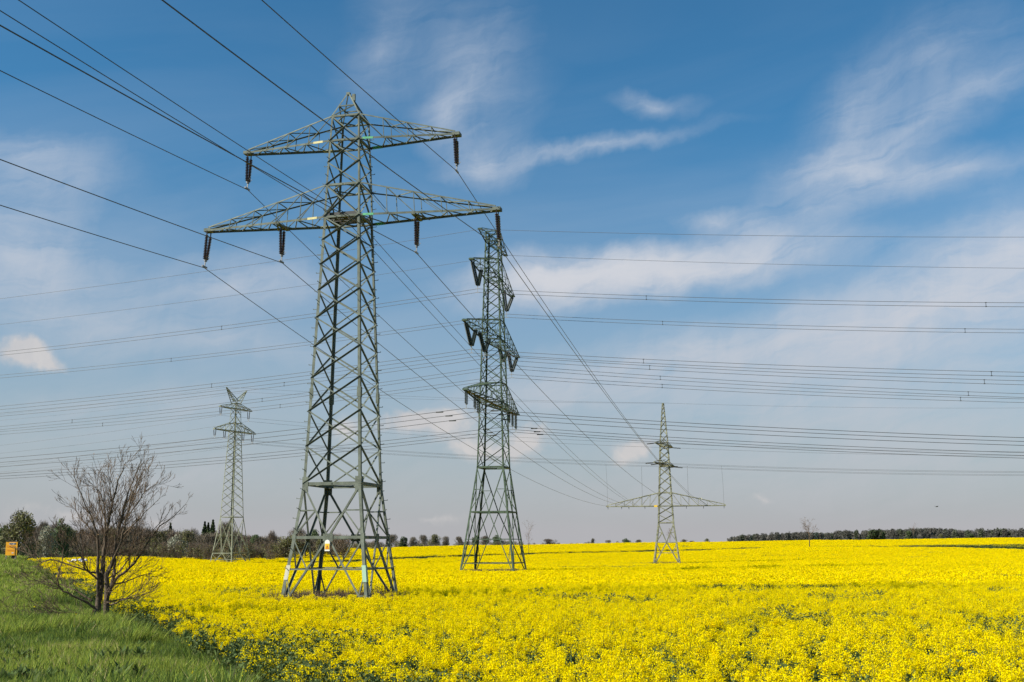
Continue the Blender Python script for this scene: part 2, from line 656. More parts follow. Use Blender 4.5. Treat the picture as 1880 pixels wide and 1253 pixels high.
S_main = steel('grey_green_steel', (0.132, 0.150, 0.120))
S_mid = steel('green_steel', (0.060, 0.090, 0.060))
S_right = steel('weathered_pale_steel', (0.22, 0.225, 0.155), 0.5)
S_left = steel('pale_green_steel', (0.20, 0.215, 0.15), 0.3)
S_dark = mat('dark_fittings', (0.03, 0.033, 0.03), 0.6)
M_porc = mat('brown_porcelain', (0.030, 0.016, 0.012), 0.22, var=0.2, scale=20)
M_glass = mat('dark_green_insulator', (0.014, 0.026, 0.023), 0.5)
M_zinc = mat('galvanised_fittings', (0.24, 0.24, 0.23), 0.5, 0.3)
M_yel = mat('yellow_marker_paint', (0.50, 0.44, 0.18), 0.6, var=0.15, scale=5)
M_grn = mat('green_marker_paint', (0.12, 0.42, 0.20), 0.6, var=0.15, scale=5)
M_wht = mat('white_marker_paint', (0.46, 0.45, 0.36), 0.6, var=0.15, scale=5)
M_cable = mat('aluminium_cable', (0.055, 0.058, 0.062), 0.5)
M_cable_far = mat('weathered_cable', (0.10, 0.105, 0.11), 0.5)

FACES = [((-1, -1), (1, -1), (0, -1, 0)), ((1, -1), (1, 1), (1, 0, 0)), ((1, 1), (-1, 1), (0, 1, 0)), ((-1, 1), (-1, -1), (-1, 0, 0))]


class Pylon:
    """lattice mast in its own frame: x along the crossarms, y along the line, z up from the soil"""

    def __init__(self, name, loc, yaw, prof, steelmat, label, k=1.0):
        self.o = tag(empty(name, loc, -yaw), label, 'pylon')
        self.Z, self.A = [p[0] for p in prof], [p[1] for p in prof]
        self.m, self.k = steelmat, k

    def a(self, z):
        return float(np.interp(z, self.Z, self.A))

    def c(self, su, sv, z):
        a = self.a(z)
        return Vector((su * a, sv * a, z))

    def legs(self, z0, z1, w):
        zs = [z for z in self.Z if z0 < z < z1]
        zs = [z0] + zs + [z1]
        for su in (-1, 1):
            for sv in (-1, 1):
                b = MB()
                for p, q in zip(zs[:-1], zs[1:]):
                    t = 1 - 0.45 * (p / z1)
                    ww = w * t
                    P, Q = self.c(su, sv, p), self.c(su, sv, q)
                    th = ww * 0.13
                    d = (Q - P)
                    L = d.length
                    d /= L
                    # two flanges meeting at the outer corner
                    for n, s in ((Vector((su, 0, 0)), Vector((0, -sv, 0))), (Vector((0, sv, 0)), Vector((-su, 0, 0)))):
                        n = (n - d * n.dot(d)).normalized()
                        s = (s - d * s.dot(d)).normalized()
                        b.box((P + Q) / 2 + s * (ww / 2), d * L / 2, s * (ww / 2), n * (th / 2))
                if z0 < 0.5:
                    P = self.c(su, sv, z0)
                    b.box(P + Vector((0, 0, 0.0)), (0.28, 0, 0), (0, 0.28, 0), (0, 0, 0.25), 1)
                b.build('leg', [self.m, M_concrete], self.o)

    def xpanels(self, mb, zs, w, faces=(0, 1, 2, 3)):
        for z0, z1 in zip(zs[:-1], zs[1:]):
            for fi in faces:
                A, B, n = FACES[fi]
                off = Vector(n) * (w * 0.25)
                mb.angle(self.c(*A, z0) - off, self.c(*B, z1) - off, w, -Vector(n), 1)
                mb.angle(self.c(*B, z0) + off, self.c(*A, z1) + off, w * 0.9, n, -1)

    def belt(self, mb, z, w, plan=True):
        for A, B, n in FACES:
            mb.angle(self.c(*A, z), self.c(*B, z), w, n, 1)
        if plan:
            a = self.a(z)
            mid = [Vector((0, -a, z)), Vector((a, 0, z)), Vector((0, a, z)), Vector((-a, 0, z))]
            for i in range(4):
                mb.beam(mid[i], mid[(i + 1) % 4], w * 0.6, w * 0.5)

    def vee(self, mb, zt, zm, zb, w):
        """big inverted and upright V bays with secondary bracing: belt at zt, belt at zm, feet at zb"""
        for A, B, n in FACES:
            mt = (self.c(*A, zm) + self.c(*B, zm)) / 2
            for C in (A, B):
                f = 1 if C is A else -1
                top, midleg, foot = self.c(*C, zt), self.c(*C, zm), self.c(*C, zb)
                mb.angle(top, mt, w, n, f)
                mb.angle(mt, foot, w, n, -f)
                h = top.lerp(mt, 0.5)
                lg = self.c(*C, h.z)
                mb.angle(lg, h, w * 0.7, n, f)
                mb.angle(midleg, h, w * 0.7, n, f)
                for t, w2 in ((0.42, 0.75), (0.76, 0.6)):
                    q = mt.lerp(foot, t)
                    mb.angle(self.c(*C, q.z), q, w * w2, n, f)
                q1, q2 = mt.lerp(foot, 0.42), mt.lerp(foot, 0.76)
                mb.angle(midleg, q1, w * 0.7, n, f)
                mb.angle(self.c(*C, q1.z), q2, w * 0.6, n, f)
            q = mt.lerp(self.c(*A, zb), 0.42), mt.lerp(self.c(*B, zb), 0.42)
            mb.angle(q[0], q[1], w * 0.7, n, 1)

    def arm(self, side, zb, zt, L, wc, nseg, tipw=0.16, name='crossarm', marks=None):
        b = MB()
        a = self.a(zb)
        at_ = self.a(zt)
        tip = {sv: Vector((side * L, sv * tipw, zb)) for sv in (-1, 1)}
        root = {sv: Vector((side * a, sv * a, zb)) for sv in (-1, 1)}
        top = {sv: Vector((side * at_, sv * at_, zt)) for sv in (-1, 1)}
        tt = {sv: Vector((side * (L - 0.15), sv * tipw, zb + wc * 1.6)) for sv in (-1, 1)}
        for sv in (-1, 1):
            b.angle(root[sv], tip[sv], wc, (0, sv, 0), side * sv)
            b.angle(top[sv], tt[sv], wc * 0.7, (0, sv, 0.3), side * sv)
        # zigzag between the two bottom chords, posts and diagonals up to the top chords
        fr = [1 - (1 - i / nseg) ** 1.12 for i in range(nseg + 1)]
        for i in range(nseg):
            s = 1 if i % 2 else -1
            b.beam(root[s].lerp(tip[s], fr[i]), root[-s].lerp(tip[-s], fr[i + 1]), wc * 0.5, wc * 0.4)
            if i % 2 == 0 and i:
                b.beam(root[1].lerp(tip[1], fr[i]), root[-1].lerp(tip[-1], fr[i]), wc * 0.45, wc * 0.4)
        npost = max(2, nseg // 2)
        for sv in (-1, 1):
            for i in range(1, npost):
                t = i / npost
                p = root[sv].lerp(tip[sv], t)
                q = top[sv].lerp(tt[sv], t)
                b.beam(p, q, wc * 0.36, wc * 0.3)
                q0 = top[sv].lerp(tt[sv], (i - 1) / npost)
                if i < npost:
                    b.beam(p, q0, wc * 0.40, wc * 0.3)
            t = (npost - 1) / npost
        for i in range(1, npost):
            t = i / npost
            b.beam(top[1].lerp(tt[1], t), top[-1].lerp(tt[-1], t), wc * 0.4)
            t2 = (i + 1) / npost
            b.beam(top[1].lerp(tt[1], t), top[-1].lerp(tt[-1], t2), wc * 0.4)
        b.box((side * (L - 0.1), 0, zb + wc * 0.3), (0.22, 0, 0), (0, tipw + wc * 0.4, 0), (0, 0, wc * 0.8))
        o = b.build(name, self.m, self.o)
        if marks:
            for sv in (-1, 1):
                m2 = MB()
                d = (tip[sv] - root[sv])
                L_ = d.length
                p, q = root[sv] + d * (0.45 / L_) * marks[1], root[sv] + d * (0.45 / L_) * (marks[1] + 1.35)
                m2.angle(p, q, wc * 1.12, (0, sv, 0), side * sv, wc * 0.24)
                m2.build('marker_band', marks[0], o)
        return o

    def add(self, mb, name, mats=None, parent=None):
        return mb.build(name, mats or self.m, parent or self.o)


M_concrete = mat('concrete_footing', (0.32, 0.31, 0.29), 0.9, var=0.2)


def ribs(n, r, core, t0=0.0, t1=1.0):
    pr = [(t0, core)]
    for i in range(n):
        a = t0 + (t1 - t0) * i / n
        b = t0 + (t1 - t0) * (i + 1) / n
        pr += [(a + (b - a) * 0.15, core), (a + (b - a) * 0.45, r), (a + (b - a) * 0.6, r), (a + (b - a) * 0.9, core)]
    pr.append((t1, core))
    return pr


def insulator_pair(py, tops, bottom, mp, r=0.108, n=15, name='insulator'):
    """two ribbed strings hanging side by side from tops[0], tops[1] and meeting at a yoke over the clamp"""
    root = None
    B = Vector(bottom)
    fit = MB()
    ends = []
    for tpt in tops:
        T = Vector(tpt)
        E = B + (T - B) * 0.22
        sp = Vector((0, (T.y - B.y) * 0.35, 0))
        E = E + sp
        ends.append(E)
        fit.tube([E, E.lerp(T, 0.08)], 0.05, 6)
    fit.beam(ends[0] - Vector((0, 0, 0.06)), ends[1] - Vector((0, 0, 0.06)), 0.07, 0.1)
    mid = (ends[0] + ends[1]) / 2 - Vector((0, 0, 0.06))
    fit.beam(mid, B + Vector((0, 0, 0.05)), 0.05)
    fit.beam(B + Vector((0, -0.28, 0.02)), B + Vector((0, 0.28, 0.02)), 0.06, 0.09)
    # arcing horns
    for E in ends:
        fit.tube([E, E + Vector((0.12, 0, 0.05)), E + Vector((0.2, 0, 0.16))], 0.012, 4)
    root = fit.build(name, M_zinc, py.o)
    for tpt, E in zip(tops, ends):
        s = MB()
        T = Vector(tpt)
        s.beam(T + Vector((0, 0, 0.1)), T.lerp(E, 0.11), 0.05)
        s.lathe(T.lerp(E, 0.1), E, ribs(n, r, r * 0.55), 10)
        s.build('porcelain_string', mp, root, smooth=False)
    return root


def step_bolts(py, corners, z0, z1, dz=0.52):
    me = {}
    for su, sv in corners:
        z = z0
        k = 0
        while z < z1:
            p = py.c(su, sv, z)
            key = (su, sv, k % 2)
            if key not in me:
                d = Vector((su, 0, 0)) if k % 2 else Vector((0, sv, 0))
                b = MB()
                b.beam((0, 0, 0), d * 0.2, 0.028)
                b.beam(d * 0.2, d * 0.2 + Vector((0, 0, 0.05)), 0.028)
                me[key] = b.build('step_bolt', py.m, None, link=False).data
            o = bpy.data.objects.new('step_bolt', me[key])
            COL.objects.link(o)
            o.parent = py.o
            o.location = p
            z += dz
            k += 1


def geo_levels(z0, z1, n, ratio):
    h = np.array([ratio ** i for i in range(n)])
    h = h / h.sum() * (z1 - z0)
    return [z0] + list(z0 + np.cumsum(h))


# ---- nearest pylon
MAIN_X, MAIN_Y, MAIN_YAW = -9.25, 60.833, R(13.146)
MAIN_G = CZ - 3.65


def build_main():
    p = Pylon('electricity_pylon', (MAIN_X, MAIN_Y, MAIN_G), MAIN_YAW,
              [(0, 2.55), (4.19, 1.987), (7.03, 1.642), (21.98, 1.06), (23.86, 1.01), (26.52, .895), (27.99, .838)],
              S_main, 'largest and nearest grey-green lattice pylon with two crossarms and brown insulators')
    p.legs(0, 27.99, 0.165)
    b = MB()
    p.vee(b, 7.03, 4.19, 0.25, 0.10)
    p.belt(b, 7.03, 0.17)
    p.belt(b, 4.19, 0.15)
    p.add(b, 'base_bracing')
    b = MB()
    p.xpanels(b, geo_levels(7.03, 21.98, 9, 0.95), 0.085)
    p.xpanels(b, [21.98, 23.86], 0.08)
    p.xpanels(b, [23.86, 25.2, 26.52], 0.075)
    p.xpanels(b, [26.52, 27.99], 0.07)
    for z, w in ((21.98, 0.12), (23.86, 0.12), (26.52, 0.11), (27.99, 0.11)):
        p.belt(b, z, w)
    p.add(b, 'body_lattice')
    # gusset plates at the belt corners
    b = MB()
    for z, s in ((7.03, 0.34), (4.19, 0.2), (12.0, 0.22)):
        for su in (-1, 1):
            for sv in (-1, 1):
                c = p.c(su, sv, z)
                b = MB()
                b.box(c + Vector((-su * s * 0.5 + su * .03, sv * 0.02, -0.05)), (s * 0.5, 0, 0), (0, 0.012, 0), (0, 0, s * 1.25))
                b.box(c + Vector((su * 0.02, -sv * s * 0.5 + sv * .03, -0.05)), (0.012, 0, 0), (0, s * 0.5, 0), (0, 0, s * 1.245))
                p.add(b, 'gusset_plate')
    for i in range(4):
        A, B, n = FACES[i]
        m = (p.c(*A, 4.19) + p.c(*B, 4.19)) / 2
        N = Vector(n)
        s = N.cross(Vector((0, 0, 1)))
        b = MB()
        b.box(m + N * 0.02, s * 0.28, N * 0.012, Vector((0, 0, 0.2)))
        p.add(b, 'gusset_plate')
    # peak
    b = MB()
    apex = Vector((-0.17, 0, 29.62))
    for su in (-1, 1):
        for sv in (-1, 1):
            b.angle(p.c(su, sv, 27.99), apex + Vector((su * 0.05, sv * 0.05, 0)), 0.075, (0, sv, 0.2), su)
    for z in (28.75,):
        q = [p.c(su, sv, 27.99).lerp(apex, 0.45) for su, sv in ((-1, -1), (1, -1), (1, 1), (-1, 1))]
        for i in range(4):
            b.beam(q[i], q[(i + 1) % 4], 0.06)
            b.beam(p.c(*((-1, -1), (1, -1), (1, 1), (-1, 1))[i], 27.99), q[(i + 1) % 4], 0.055)
    b.box(apex + Vector((0, 0, 0)), (0.10, 0, 0), (0, 0.10, 0), (0, 0, 0.07))
    b.box(p.c(1, -1, 27.99).lerp(apex, 0.72) + Vector((0.14, 0, 0.1)), (0.09, 0, 0), (0, 0.06, 0), (0, 0, 0.2))
    p.add(b, 'peak')
    for side in (-1, 1):
        mk = M_yel if side < 0 else M_grn
        p.arm(side, 21.98, 23.86, 8.8, 0.115, 10, 0.2, marks=(mk, 1.0 if side < 0 else 0.4))
        p.arm(side, 26.52, 27.99, 6.46, 0.11, 8, 0.2, marks=(mk, 1.0 if side < 0 else 0.4))
    # hanger beams for the inner strings, service platform inside the body
    for side in (-1, 1):
        b = MB()
        s = 4.06
        w = 1.06 + (0.2 - 1.06) * (s - 1.06) / (8.8 - 1.06)
        b.beam((side * s, -w, 21.93), (side * s, w, 21.93), 0.2, 0.12)
        b.beam((side * s, -w, 21.93), (side * (s + .55), w * 0.9, 21.93), 0.08)
        p.add(b, 'hanger_beam')
    b = MB()
    for y in (-0.6, -0.2, 0.2, 0.6):
        b.box((0, y, 22.05), (1.0, 0, 0), (0, 0.13, 0), (0, 0, 0.03))
    b.box((0, -0.75, 22.2), (1.0, 0, 0), (0, 0.04, 0), (0, 0, 0.1))
    b.box((0, 0.75, 22.2), (1.0, 0, 0), (0, 0.04, 0), (0, 0, 0.1))
    b.build('service_platform', S_dark, p.o)
    step_bolts(p, [(-1, -1), (1, 1)], 2.6, 27.5)
    for (sx, zb, top) in ((-8.7, 21.98, -8.9), (8.7, 21.98, 8.82), (-6.3, 26.52, -6.36), (6.3, 26.52, 6.38), (-4.06, 21.98, -4.06), (4.06, 21.98, 4.06)):
        insulator_pair(p, [(sx, -0.23, zb - 0.12), (sx, 0.23, zb - 0.12)], (top, 0, zb - 2.14), M_porc)
    # marker bands on the legs
    b = MB()
    P, Q = p.c(-1, -1, 2.0), p.c(-1, -1, 2.75)
    b.box((P + Q) / 2 + Vector((0.09, -0.022, 0)), (0.11, 0, 0), (0, 0.008, 0), (Q - P) / 2)
    b.box((P + Q) / 2 + Vector((-0.022, 0.09, 0)), (0.008, 0, 0), (0, 0.11, 0), (Q - P) / 2)
    b.build('marker_band', M_wht, p.o)
    b = MB()
    P, Q = p.c(1, -1, 1.9), p.c(1, -1, 2.75)
    b.box((P + Q) / 2 + Vector((-0.09, -0.022, 0)), (0.11, 0, 0), (0, 0.008, 0), (Q - P) / 2)
    b.box((P + Q) / 2 + Vector((0.022, 0.09, 0)), (0.008, 0, 0), (0, 0.11, 0), (Q - P) / 2)
    b.build('marker_band', mat('pale_green_marker_paint', (0.30, 0.46, 0.34), 0.6), p.o)
    # warning plate under the lower belt
    a = p.a(4.19)
    b = MB()
    c = Vector((0.02, -a - 0.12, 3.76))
    pts = [(-.14, -.28), (.14, -.28), (.14, .18), (.1, .27), (0, .31), (-.1, .27), (-.14, .18)]
    n = len(pts)
    vs = [c + Vector((x, -0.012, z)) for x, z in pts] + [c + Vector((x, 0.012, z)) for x, z in pts]
    b.add(vs, [tuple(range(n)), tuple(range(2 * n - 1, n - 1, -1))] + [(i, i + n, (i + 1) % n + n, (i + 1) % n) for i in range(n)])
    sg = b.build('warning_plate', mat('white_enamel', (0.78, 0.77, 0.72), 0.4), p.o)
    b = MB()
    y = c.y - 0.018
    b.box((c.x, y, c.z - 0.045), (.122, 0, 0), (0, .004, 0), (0, 0, .15))
    b.build('yellow_field', mat('warning_yellow', (0.80, 0.50, 0.03), 0.4), sg)
    b = MB()
    y = c.y - 0.027
    tri = [(-.1, -.13), (.1, -.13), (0, .06)]
    b.add([(c.x + x, y - .003, c.z - .03 + z) for x, z in tri] + [(c.x + x, y + .003, c.z - .03 + z) for x, z in tri], [(0, 1, 2), (5, 4, 3), (0, 3, 4, 1), (1, 4, 5, 2), (2, 5, 3, 0)])
    b.build('warning_triangle', mat('warning_orange', (0.72, 0.25, 0.02), 0.4), sg)
    b = MB()
    y = c.y - 0.034
    bolt = [(.012, .03), (-.03, -.05), (0, -.045), (-.02, -.115), (.032, -.03), (.004, -.035), (.03, .03)]
    b.add([(c.x + x, y, c.z - .035 + z) for x, z in bolt], [(0, 1, 2, 5, 6), (2, 3, 4, 5)])
    b.build('lightning_symbol', S_dark, sg)
    return p


PM = build_main()


def steel_mid():
    mx, my, yaw = -2.63, 156.19, R(13.604)
    # x axis of this mast (its crossarms) points away from the camera, slightly to the right
    p = Pylon('electricity_pylon', (mx, my, CZ - 4.38), yaw - math.pi / 2,
              [(0, 3.97), (9.2, 2.731), (15.4, 1.93), (49.6, 0.95)], S_mid,
              'tall dark green lattice pylon in mid field with three tiers of crossarms and V-shaped insulators')
    return p


def build_mid():
    p = steel_mid()
    p.legs(0, 49.6, 0.23)
    b = MB()
    p.vee(b, 15.4, 9.2, 0.3, 0.12)
    p.belt(b, 15.4, 0.24)
    p.belt(b, 9.2, 0.2)
    for z in (12.3, 4.6, 2.2):
        for A, B, n in FACES:
            if z != 4.6:
                b.angle(p.c(*A, z), p.c(*B, z), 0.11, n, 1) if z < 3 else None
    p.add(b, 'base_bracing')
    b = MB()
    p.xpanels(b, geo_levels(15.4, 49.6, 17, 0.965), 0.095)
    for z in (24.5, 27.3, 33.6, 36.4, 42.64, 45.4, 48.1, 49.6):
        p.belt(b, z, 0.12)
    p.add(b, 'body_lattice')
    for side in (-1, 1):
        p.arm(side, 48.06, 50.0 - 0.4, 7.5, 0.11, 7, 0.25)
        p.arm(side, 42.64, 45.4, 11.8, 0.13, 9, 0.3)
        p.arm(side, 33.6, 36.4, 15.0, 0.14, 12, 0.3)
        p.arm(side, 24.53, 27.3, 14.6, 0.15, 12, 0.3)
    b = MB()
    for z, x1 in ((24.5, 13.8),):
        for x in np.linspace(-x1, x1, 13):
            w = np.interp(abs(x), [1.3, 15], [1.4, 0.3])
            b.beam((x, -w, z - 0.06), (x, w, z - 0.06), 0.22, 0.06)
        b.beam((-x1, 0, z - 0.05), (x1, 0, z - 0.05), 0.35, 0.05)
    p.add(b, 'walkway', S_dark)
    off = -4.38

    def vstring(s, zc, s0, s1, zarm):
        zb = zc - off + 0.75
        root = MB()
        B = Vector((s, 0, zb))
        root.beam(B, B - Vector((0, 0, 0.55)), 0.07)
        root.beam(B + Vector((-0.25, 0, 0)), B + Vector((0.25, 0, 0)), 0.1, 0.16)
        root.beam(B - Vector((0, 0.3, 0.5)), B - Vector((0, -0.3, 0.5)), 0.07)
        root.beam(B - Vector((0, 0.3, 1.0)), B - Vector((0, -0.3, 1.0)), 0.07)
        root.beam(B - Vector((0, 0, 0.5)), B - Vector((0, 0, 1.0)), 0.05)
        r = root.build('insulator', M_zinc, p.o)
        for sa in (s0, s1):
            T = Vector((sa, 0, zarm - 0.1))
            E = B + Vector((0.2 if sa > s else -0.2, 0, 0.02))
            m = MB()
            for dy in (-0.14, 0.14):
                m.lathe(T.lerp(E, 0.06) + Vector((0, dy, 0)), E + Vector((0, dy, 0)), ribs(18, 0.17, 0.10), 8)
            m.beam(T + Vector((0, 0, .1)), T.lerp(E, 0.06), 0.06)
            m.build('insulator_string', M_glass, r)
    vstring(-8.60, 34.62, -11.5, -6.6, 42.64)
    vstring(7.81, 34.46, 11.5, 6.0, 42.64)
    vstring(-11.69, 25.69, -14.6, -9.4, 33.6)
    vstring(-4.95, 26.03, -7.8, -2.4, 33.6)
    vstring(5.57, 26.36, 8.2, 2.9, 33.6)
    vstring(10.95, 25.69, 14.4, 8.8, 33.6)
    for s, zc in ((-14.10, 17.76), (-9.89, 17.75), (-8.24, 17.28), (9.30, 17.86), (11.38, 17.57), (13.50, 17.37)):
        zb = zc - off
        r = MB()
        B = Vector((s, 0, zb))
        r.beam(B + Vector((-0.4, 0, 0.55)), B + Vector((0.4, 0, 0.55)), 0.07, 0.12)
        r.beam(B + Vector((0, 0, 0.5)), B, 0.06)
        r.beam(B + Vector((0, -.3, 0)), B + Vector((0, .3, 0)), 0.07)
        ro = r.build('insulator', M_zinc, p.o)
        for dx in (-0.38, 0.38):
            m = MB()
            m.lathe(Vector((s + dx, 0, 24.4)), Vector((s + dx, 0, zb + 0.6)), ribs(9, 0.15, 0.05), 8)
            m.build('insulator_string', M_glass, ro)
    return p


PMID = build_mid()


def build_right():
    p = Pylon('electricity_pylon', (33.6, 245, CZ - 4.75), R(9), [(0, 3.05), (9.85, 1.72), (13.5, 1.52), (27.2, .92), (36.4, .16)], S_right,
              'pale weathered lattice pylon at right with one wide low crossarm and a spire top')
    p.legs(0, 36.3, 0.30)
    b = MB()
    p.vee(b, 9.85, 5.6, 0.3, 0.15)
    p.belt(b, 9.85, 0.2)
    p.belt(b, 5.6, 0.16)
    p.add(b, 'base_bracing')
    b = MB()
    p.xpanels(b, geo_levels(9.85, 13.5, 2, 1), 0.12)
    p.xpanels(b, geo_levels(13.5, 27.2, 7, 0.95), 0.12)
    p.xpanels(b, geo_levels(27.2, 36.2, 7, 0.86), 0.10)
    for z in (13.5, 16.4, 22.2, 23.0, 26.6, 27.4):
        p.belt(b, z, 0.15)
    p.add(b, 'body_lattice')
    for side in (-1, 1):
        p.arm(side, 13.5, 16.4, 12.9, 0.19, 12, 0.25)
    for x in (-12.6, -9.6, -8.0, -4.5, 4.5, 8.2, 12.6):
        b = MB()
        b.beam((x, 0, 13.6), (x, -0.35, 12.9), 0.09)
        b.beam((x, 0.3, 13.45), (x, -1.3, 13.2), 0.12)
        p.add(b, 'anchor_clamp', S_dark)
    for z, L in ((26.9, 6.6), (22.6, 7.9)):
        b = MB()
        d = Vector((math.sin(R(24) - R(9)), math.cos(R(24) - R(9)), 0))
        n = Vector((d.y, -d.x, 0))
        for s in (-1, 1):
            for t in (-1, 1):
                b.beam(d * (s * 0.6) + n * (t * 0.9) + Vector((0, 0, z)), d * (s * L) + n * (t * 0.12) + Vector((0, 0, z)), 0.17, 0.17)
                b.beam(d * (s * 0.8) + n * (t * 0.5) + Vector((0, 0, z + 1.0)), d * (s * L) + Vector((0, 0, z + 0.15)), 0.1)
            for i in range(7):
                w0, w1 = 0.9 - 0.78 * i / 7, 0.9 - 0.78 * (i + 1) / 7
                q = 1 if i % 2 else -1
                b.beam(d * (s * (0.6 + (L - .6) * i / 7)) + n * (q * w0) + Vector((0, 0, z)), d * (s * (0.6 + (L - .6) * (i + 1) / 7)) - n * (q * w1) + Vector((0, 0, z)), 0.09)
        p.add(b, 'crossarm', S_right)
        # tension strings lie along the line on both sides of the arm
        for f in ((-1, 1) if L < 7 else (-1, -.5, .5, 1)):
            o = d * (f * (L - 0.2)) + Vector((0, 0, z - 0.1))
            m = MB()
            m.beam(o - Vector((0.3, 0, 0)), o + Vector((0.3, 0, 0)), 0.12)
            ro = m.build('insulator', S_dark, p.o)
            for sx in (-1, 1):
                m = MB()
                m.lathe(o + Vector((sx * 0.3, 0, 0)), o + Vector((sx * 1.9, 0, -0.15)), ribs(9, 0.14, 0.07), 8)
                m.build('insulator_string', S_dark, ro)
    b = MB()
    b.box((-2.1, -1.62, 13.45), (0.35, 0, 0), (0, 0.03, 0), (0, 0, 0.22))
    p.add(b, 'marker_plate', mat('yellow_plate', (0.75, 0.5, 0.05), 0.5))
    b = MB()
    b.box((7.6, -1.0, 15.0), (0.35, 0, 0), (0, 0.02, 0), (0, 0, 0.18))
    p.add(b, 'marker_plate', M_wht)
    return p


PR = build_right()


def build_left():
    yaw = R(27)
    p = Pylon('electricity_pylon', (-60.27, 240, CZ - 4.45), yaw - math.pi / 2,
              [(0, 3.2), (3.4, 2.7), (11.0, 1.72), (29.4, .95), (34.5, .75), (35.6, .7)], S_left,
              'slim pale green lattice pylon at left with two horn-like peaks and two crossarms')
    p.legs(0, 35.6, 0.19)
    b = MB()
    p.vee(b, 11.0, 3.4, 0.2, 0.10)
    p.belt(b, 11.0, 0.16)
    p.belt(b, 3.4, 0.16)
    p.xpanels(b, [3.4, 11.0], 0.09)
    p.add(b, 'base_bracing')
    b = MB()
    p.xpanels(b, geo_levels(11.0, 29.45, 13, 0.95), 0.075)
    p.xpanels(b, [29.45, 31.2, 32.9, 34.45, 35.6], 0.07)
    for z in (29.45, 31.2, 34.45, 35.6):
        p.belt(b, z, 0.13)
    p.add(b, 'body_lattice')
    for side in (-1, 1):
        p.arm(side, 29.45, 31.4, 6.5, 0.17, 8, 0.2)
        p.arm(side, 34.4, 35.5, 5.0, 0.16, 6, 0.2)
        b = MB()
        tip = Vector((side * 3.3, 0, 38.8))
        for su, sv, z in ((1, 1, 35.6), (1, -1, 35.6), (-1, 1, 35.6), (-1, -1, 35.6)):
            q = Vector((side * (0.7 if su > 0 else 0.0), sv * 0.7, z if su > 0 else z + 0.5))
            b.beam(q, tip + Vector((0, sv * 0.05, 0)), 0.12)
            for t in (0.25, 0.5, 0.75):
                q2 = Vector((side * (0.0 if su > 0 else 0.7), -sv * 0.7, z if su < 0 else z + 0.5))
                b.beam(q.lerp(tip, t), q2.lerp(tip, t - 0.2), 0.07)
        p.add(b, 'peak')
    off = -4.45
    for s, zc, za in ((-4.76, 28.06, 34.4), (4.22, 27.65, 34.4), (-6.34, 23.25, 29.45), (-3.29, 23.16, 29.45), (2.67, 22.82, 29.45), (5.75, 22.71, 29.45)):
        insulator_pair(p, [(s, -0.3, za - 0.1), (s, 0.3, za - 0.1)], (s, 0, zc - off), M_porc, 0.10, 12)
    return p


PL = build_left()

# ------------------------------------------------------------------ overhead wires


def wire_pts(P, phi, m, k, L, n=36, dz=0.0):
    P = Vector(P)
    d = Vector((math.sin(phi), math.cos(phi), 0))
    return [P + d * (L * i / n) + Vector((0, 0, dz + m * (L * i / n) + k * (L * i / n) ** 2)) for i in range(n + 1)]


def mworld(p):
    return Vector((p[0], p[1], p[2] + CZ))


def slope_to(P, Q, k):
    L = math.hypot(Q[0] - P[0], Q[1] - P[1])
    return math.atan2(Q[0] - P[0], Q[1] - P[1]), (Q[2] - P[2]) / L - k * L, L


# conductors of the nearest pylon: clamp point, near-span slope, far span (end x, end z, sag)
MW = {
    'LO': ((-17.93, 62.83, 16.14), -.0960, (21.0, 8.75, .000317), 'left end of the lower crossarm'),
    'LI': ((-13.18, 61.86, 16.16), -.0975, (24.3, 8.85, .00029), 'inner left insulator of the lower crossarm'),
    'LU': ((-15.42, 62.30, 20.68), -.0971, (25.7, 8.85, .00036), 'left end of the upper crossarm'),
    'RI': ((-5.31, 59.81, 16.19), -.0970, (38.2, 8.85, .00034), 'inner right insulator of the lower crossarm'),
    'RO': ((-.66, 58.83, 16.19), -.0968, (41.6, 8.85, .00018), 'right end of the lower crossarm'),
    'RU': ((-3.03, 59.36, 20.74), -.0939, (42.4, 8.85, .000295), 'right end of the upper crossarm'),
}


def main_wires():
    for key, (P, m, (ex, ez, k), where) in MW.items():
        Pw = mworld(P)
        near = wire_pts(Pw, MAIN_YAW + math.pi, m, 3e-4, 240, 60)
        phi, m2, L = slope_to(P, (ex, 245, ez), k)
        farp = wire_pts(Pw, phi, m2, k, L, 50)
        b = MB()
        b.tube(near[::-1] + farp[1:], 0.021, 5)
        tag(b.build('power_line', M_cable, smooth=True), f'cable from the {where}, nearest pylon', 'power line', 'conductors of the nearest pylon')
    tw = (('E1', (-8.633, 60.8, 18.258), -.0563, (27.5, 8.85, .000205), 'upper'), ('E2', (-9.188, 60.8, 18.132), -.0639, (27.0, 8.85, .000222), 'lower'))
    for key, P, m, (ex, ez, k), w in tw:
        Pw = mworld(P)
        near = wire_pts(Pw, MAIN_YAW + math.pi, m, 3e-4, 240, 60)
        phi, m2, L = slope_to(P, (ex, 245, ez), k)
        farp = wire_pts(Pw, phi, m2, k, L, 50)
        b = MB()
        b.tube(near[::-1] + farp[1:], 0.018, 5)
        tag(b.build('power_line', M_cable, smooth=True), f'{w} of two close cables passing through the body of the nearest pylon', 'power line', 'conductors of the nearest pylon')


main_wires()

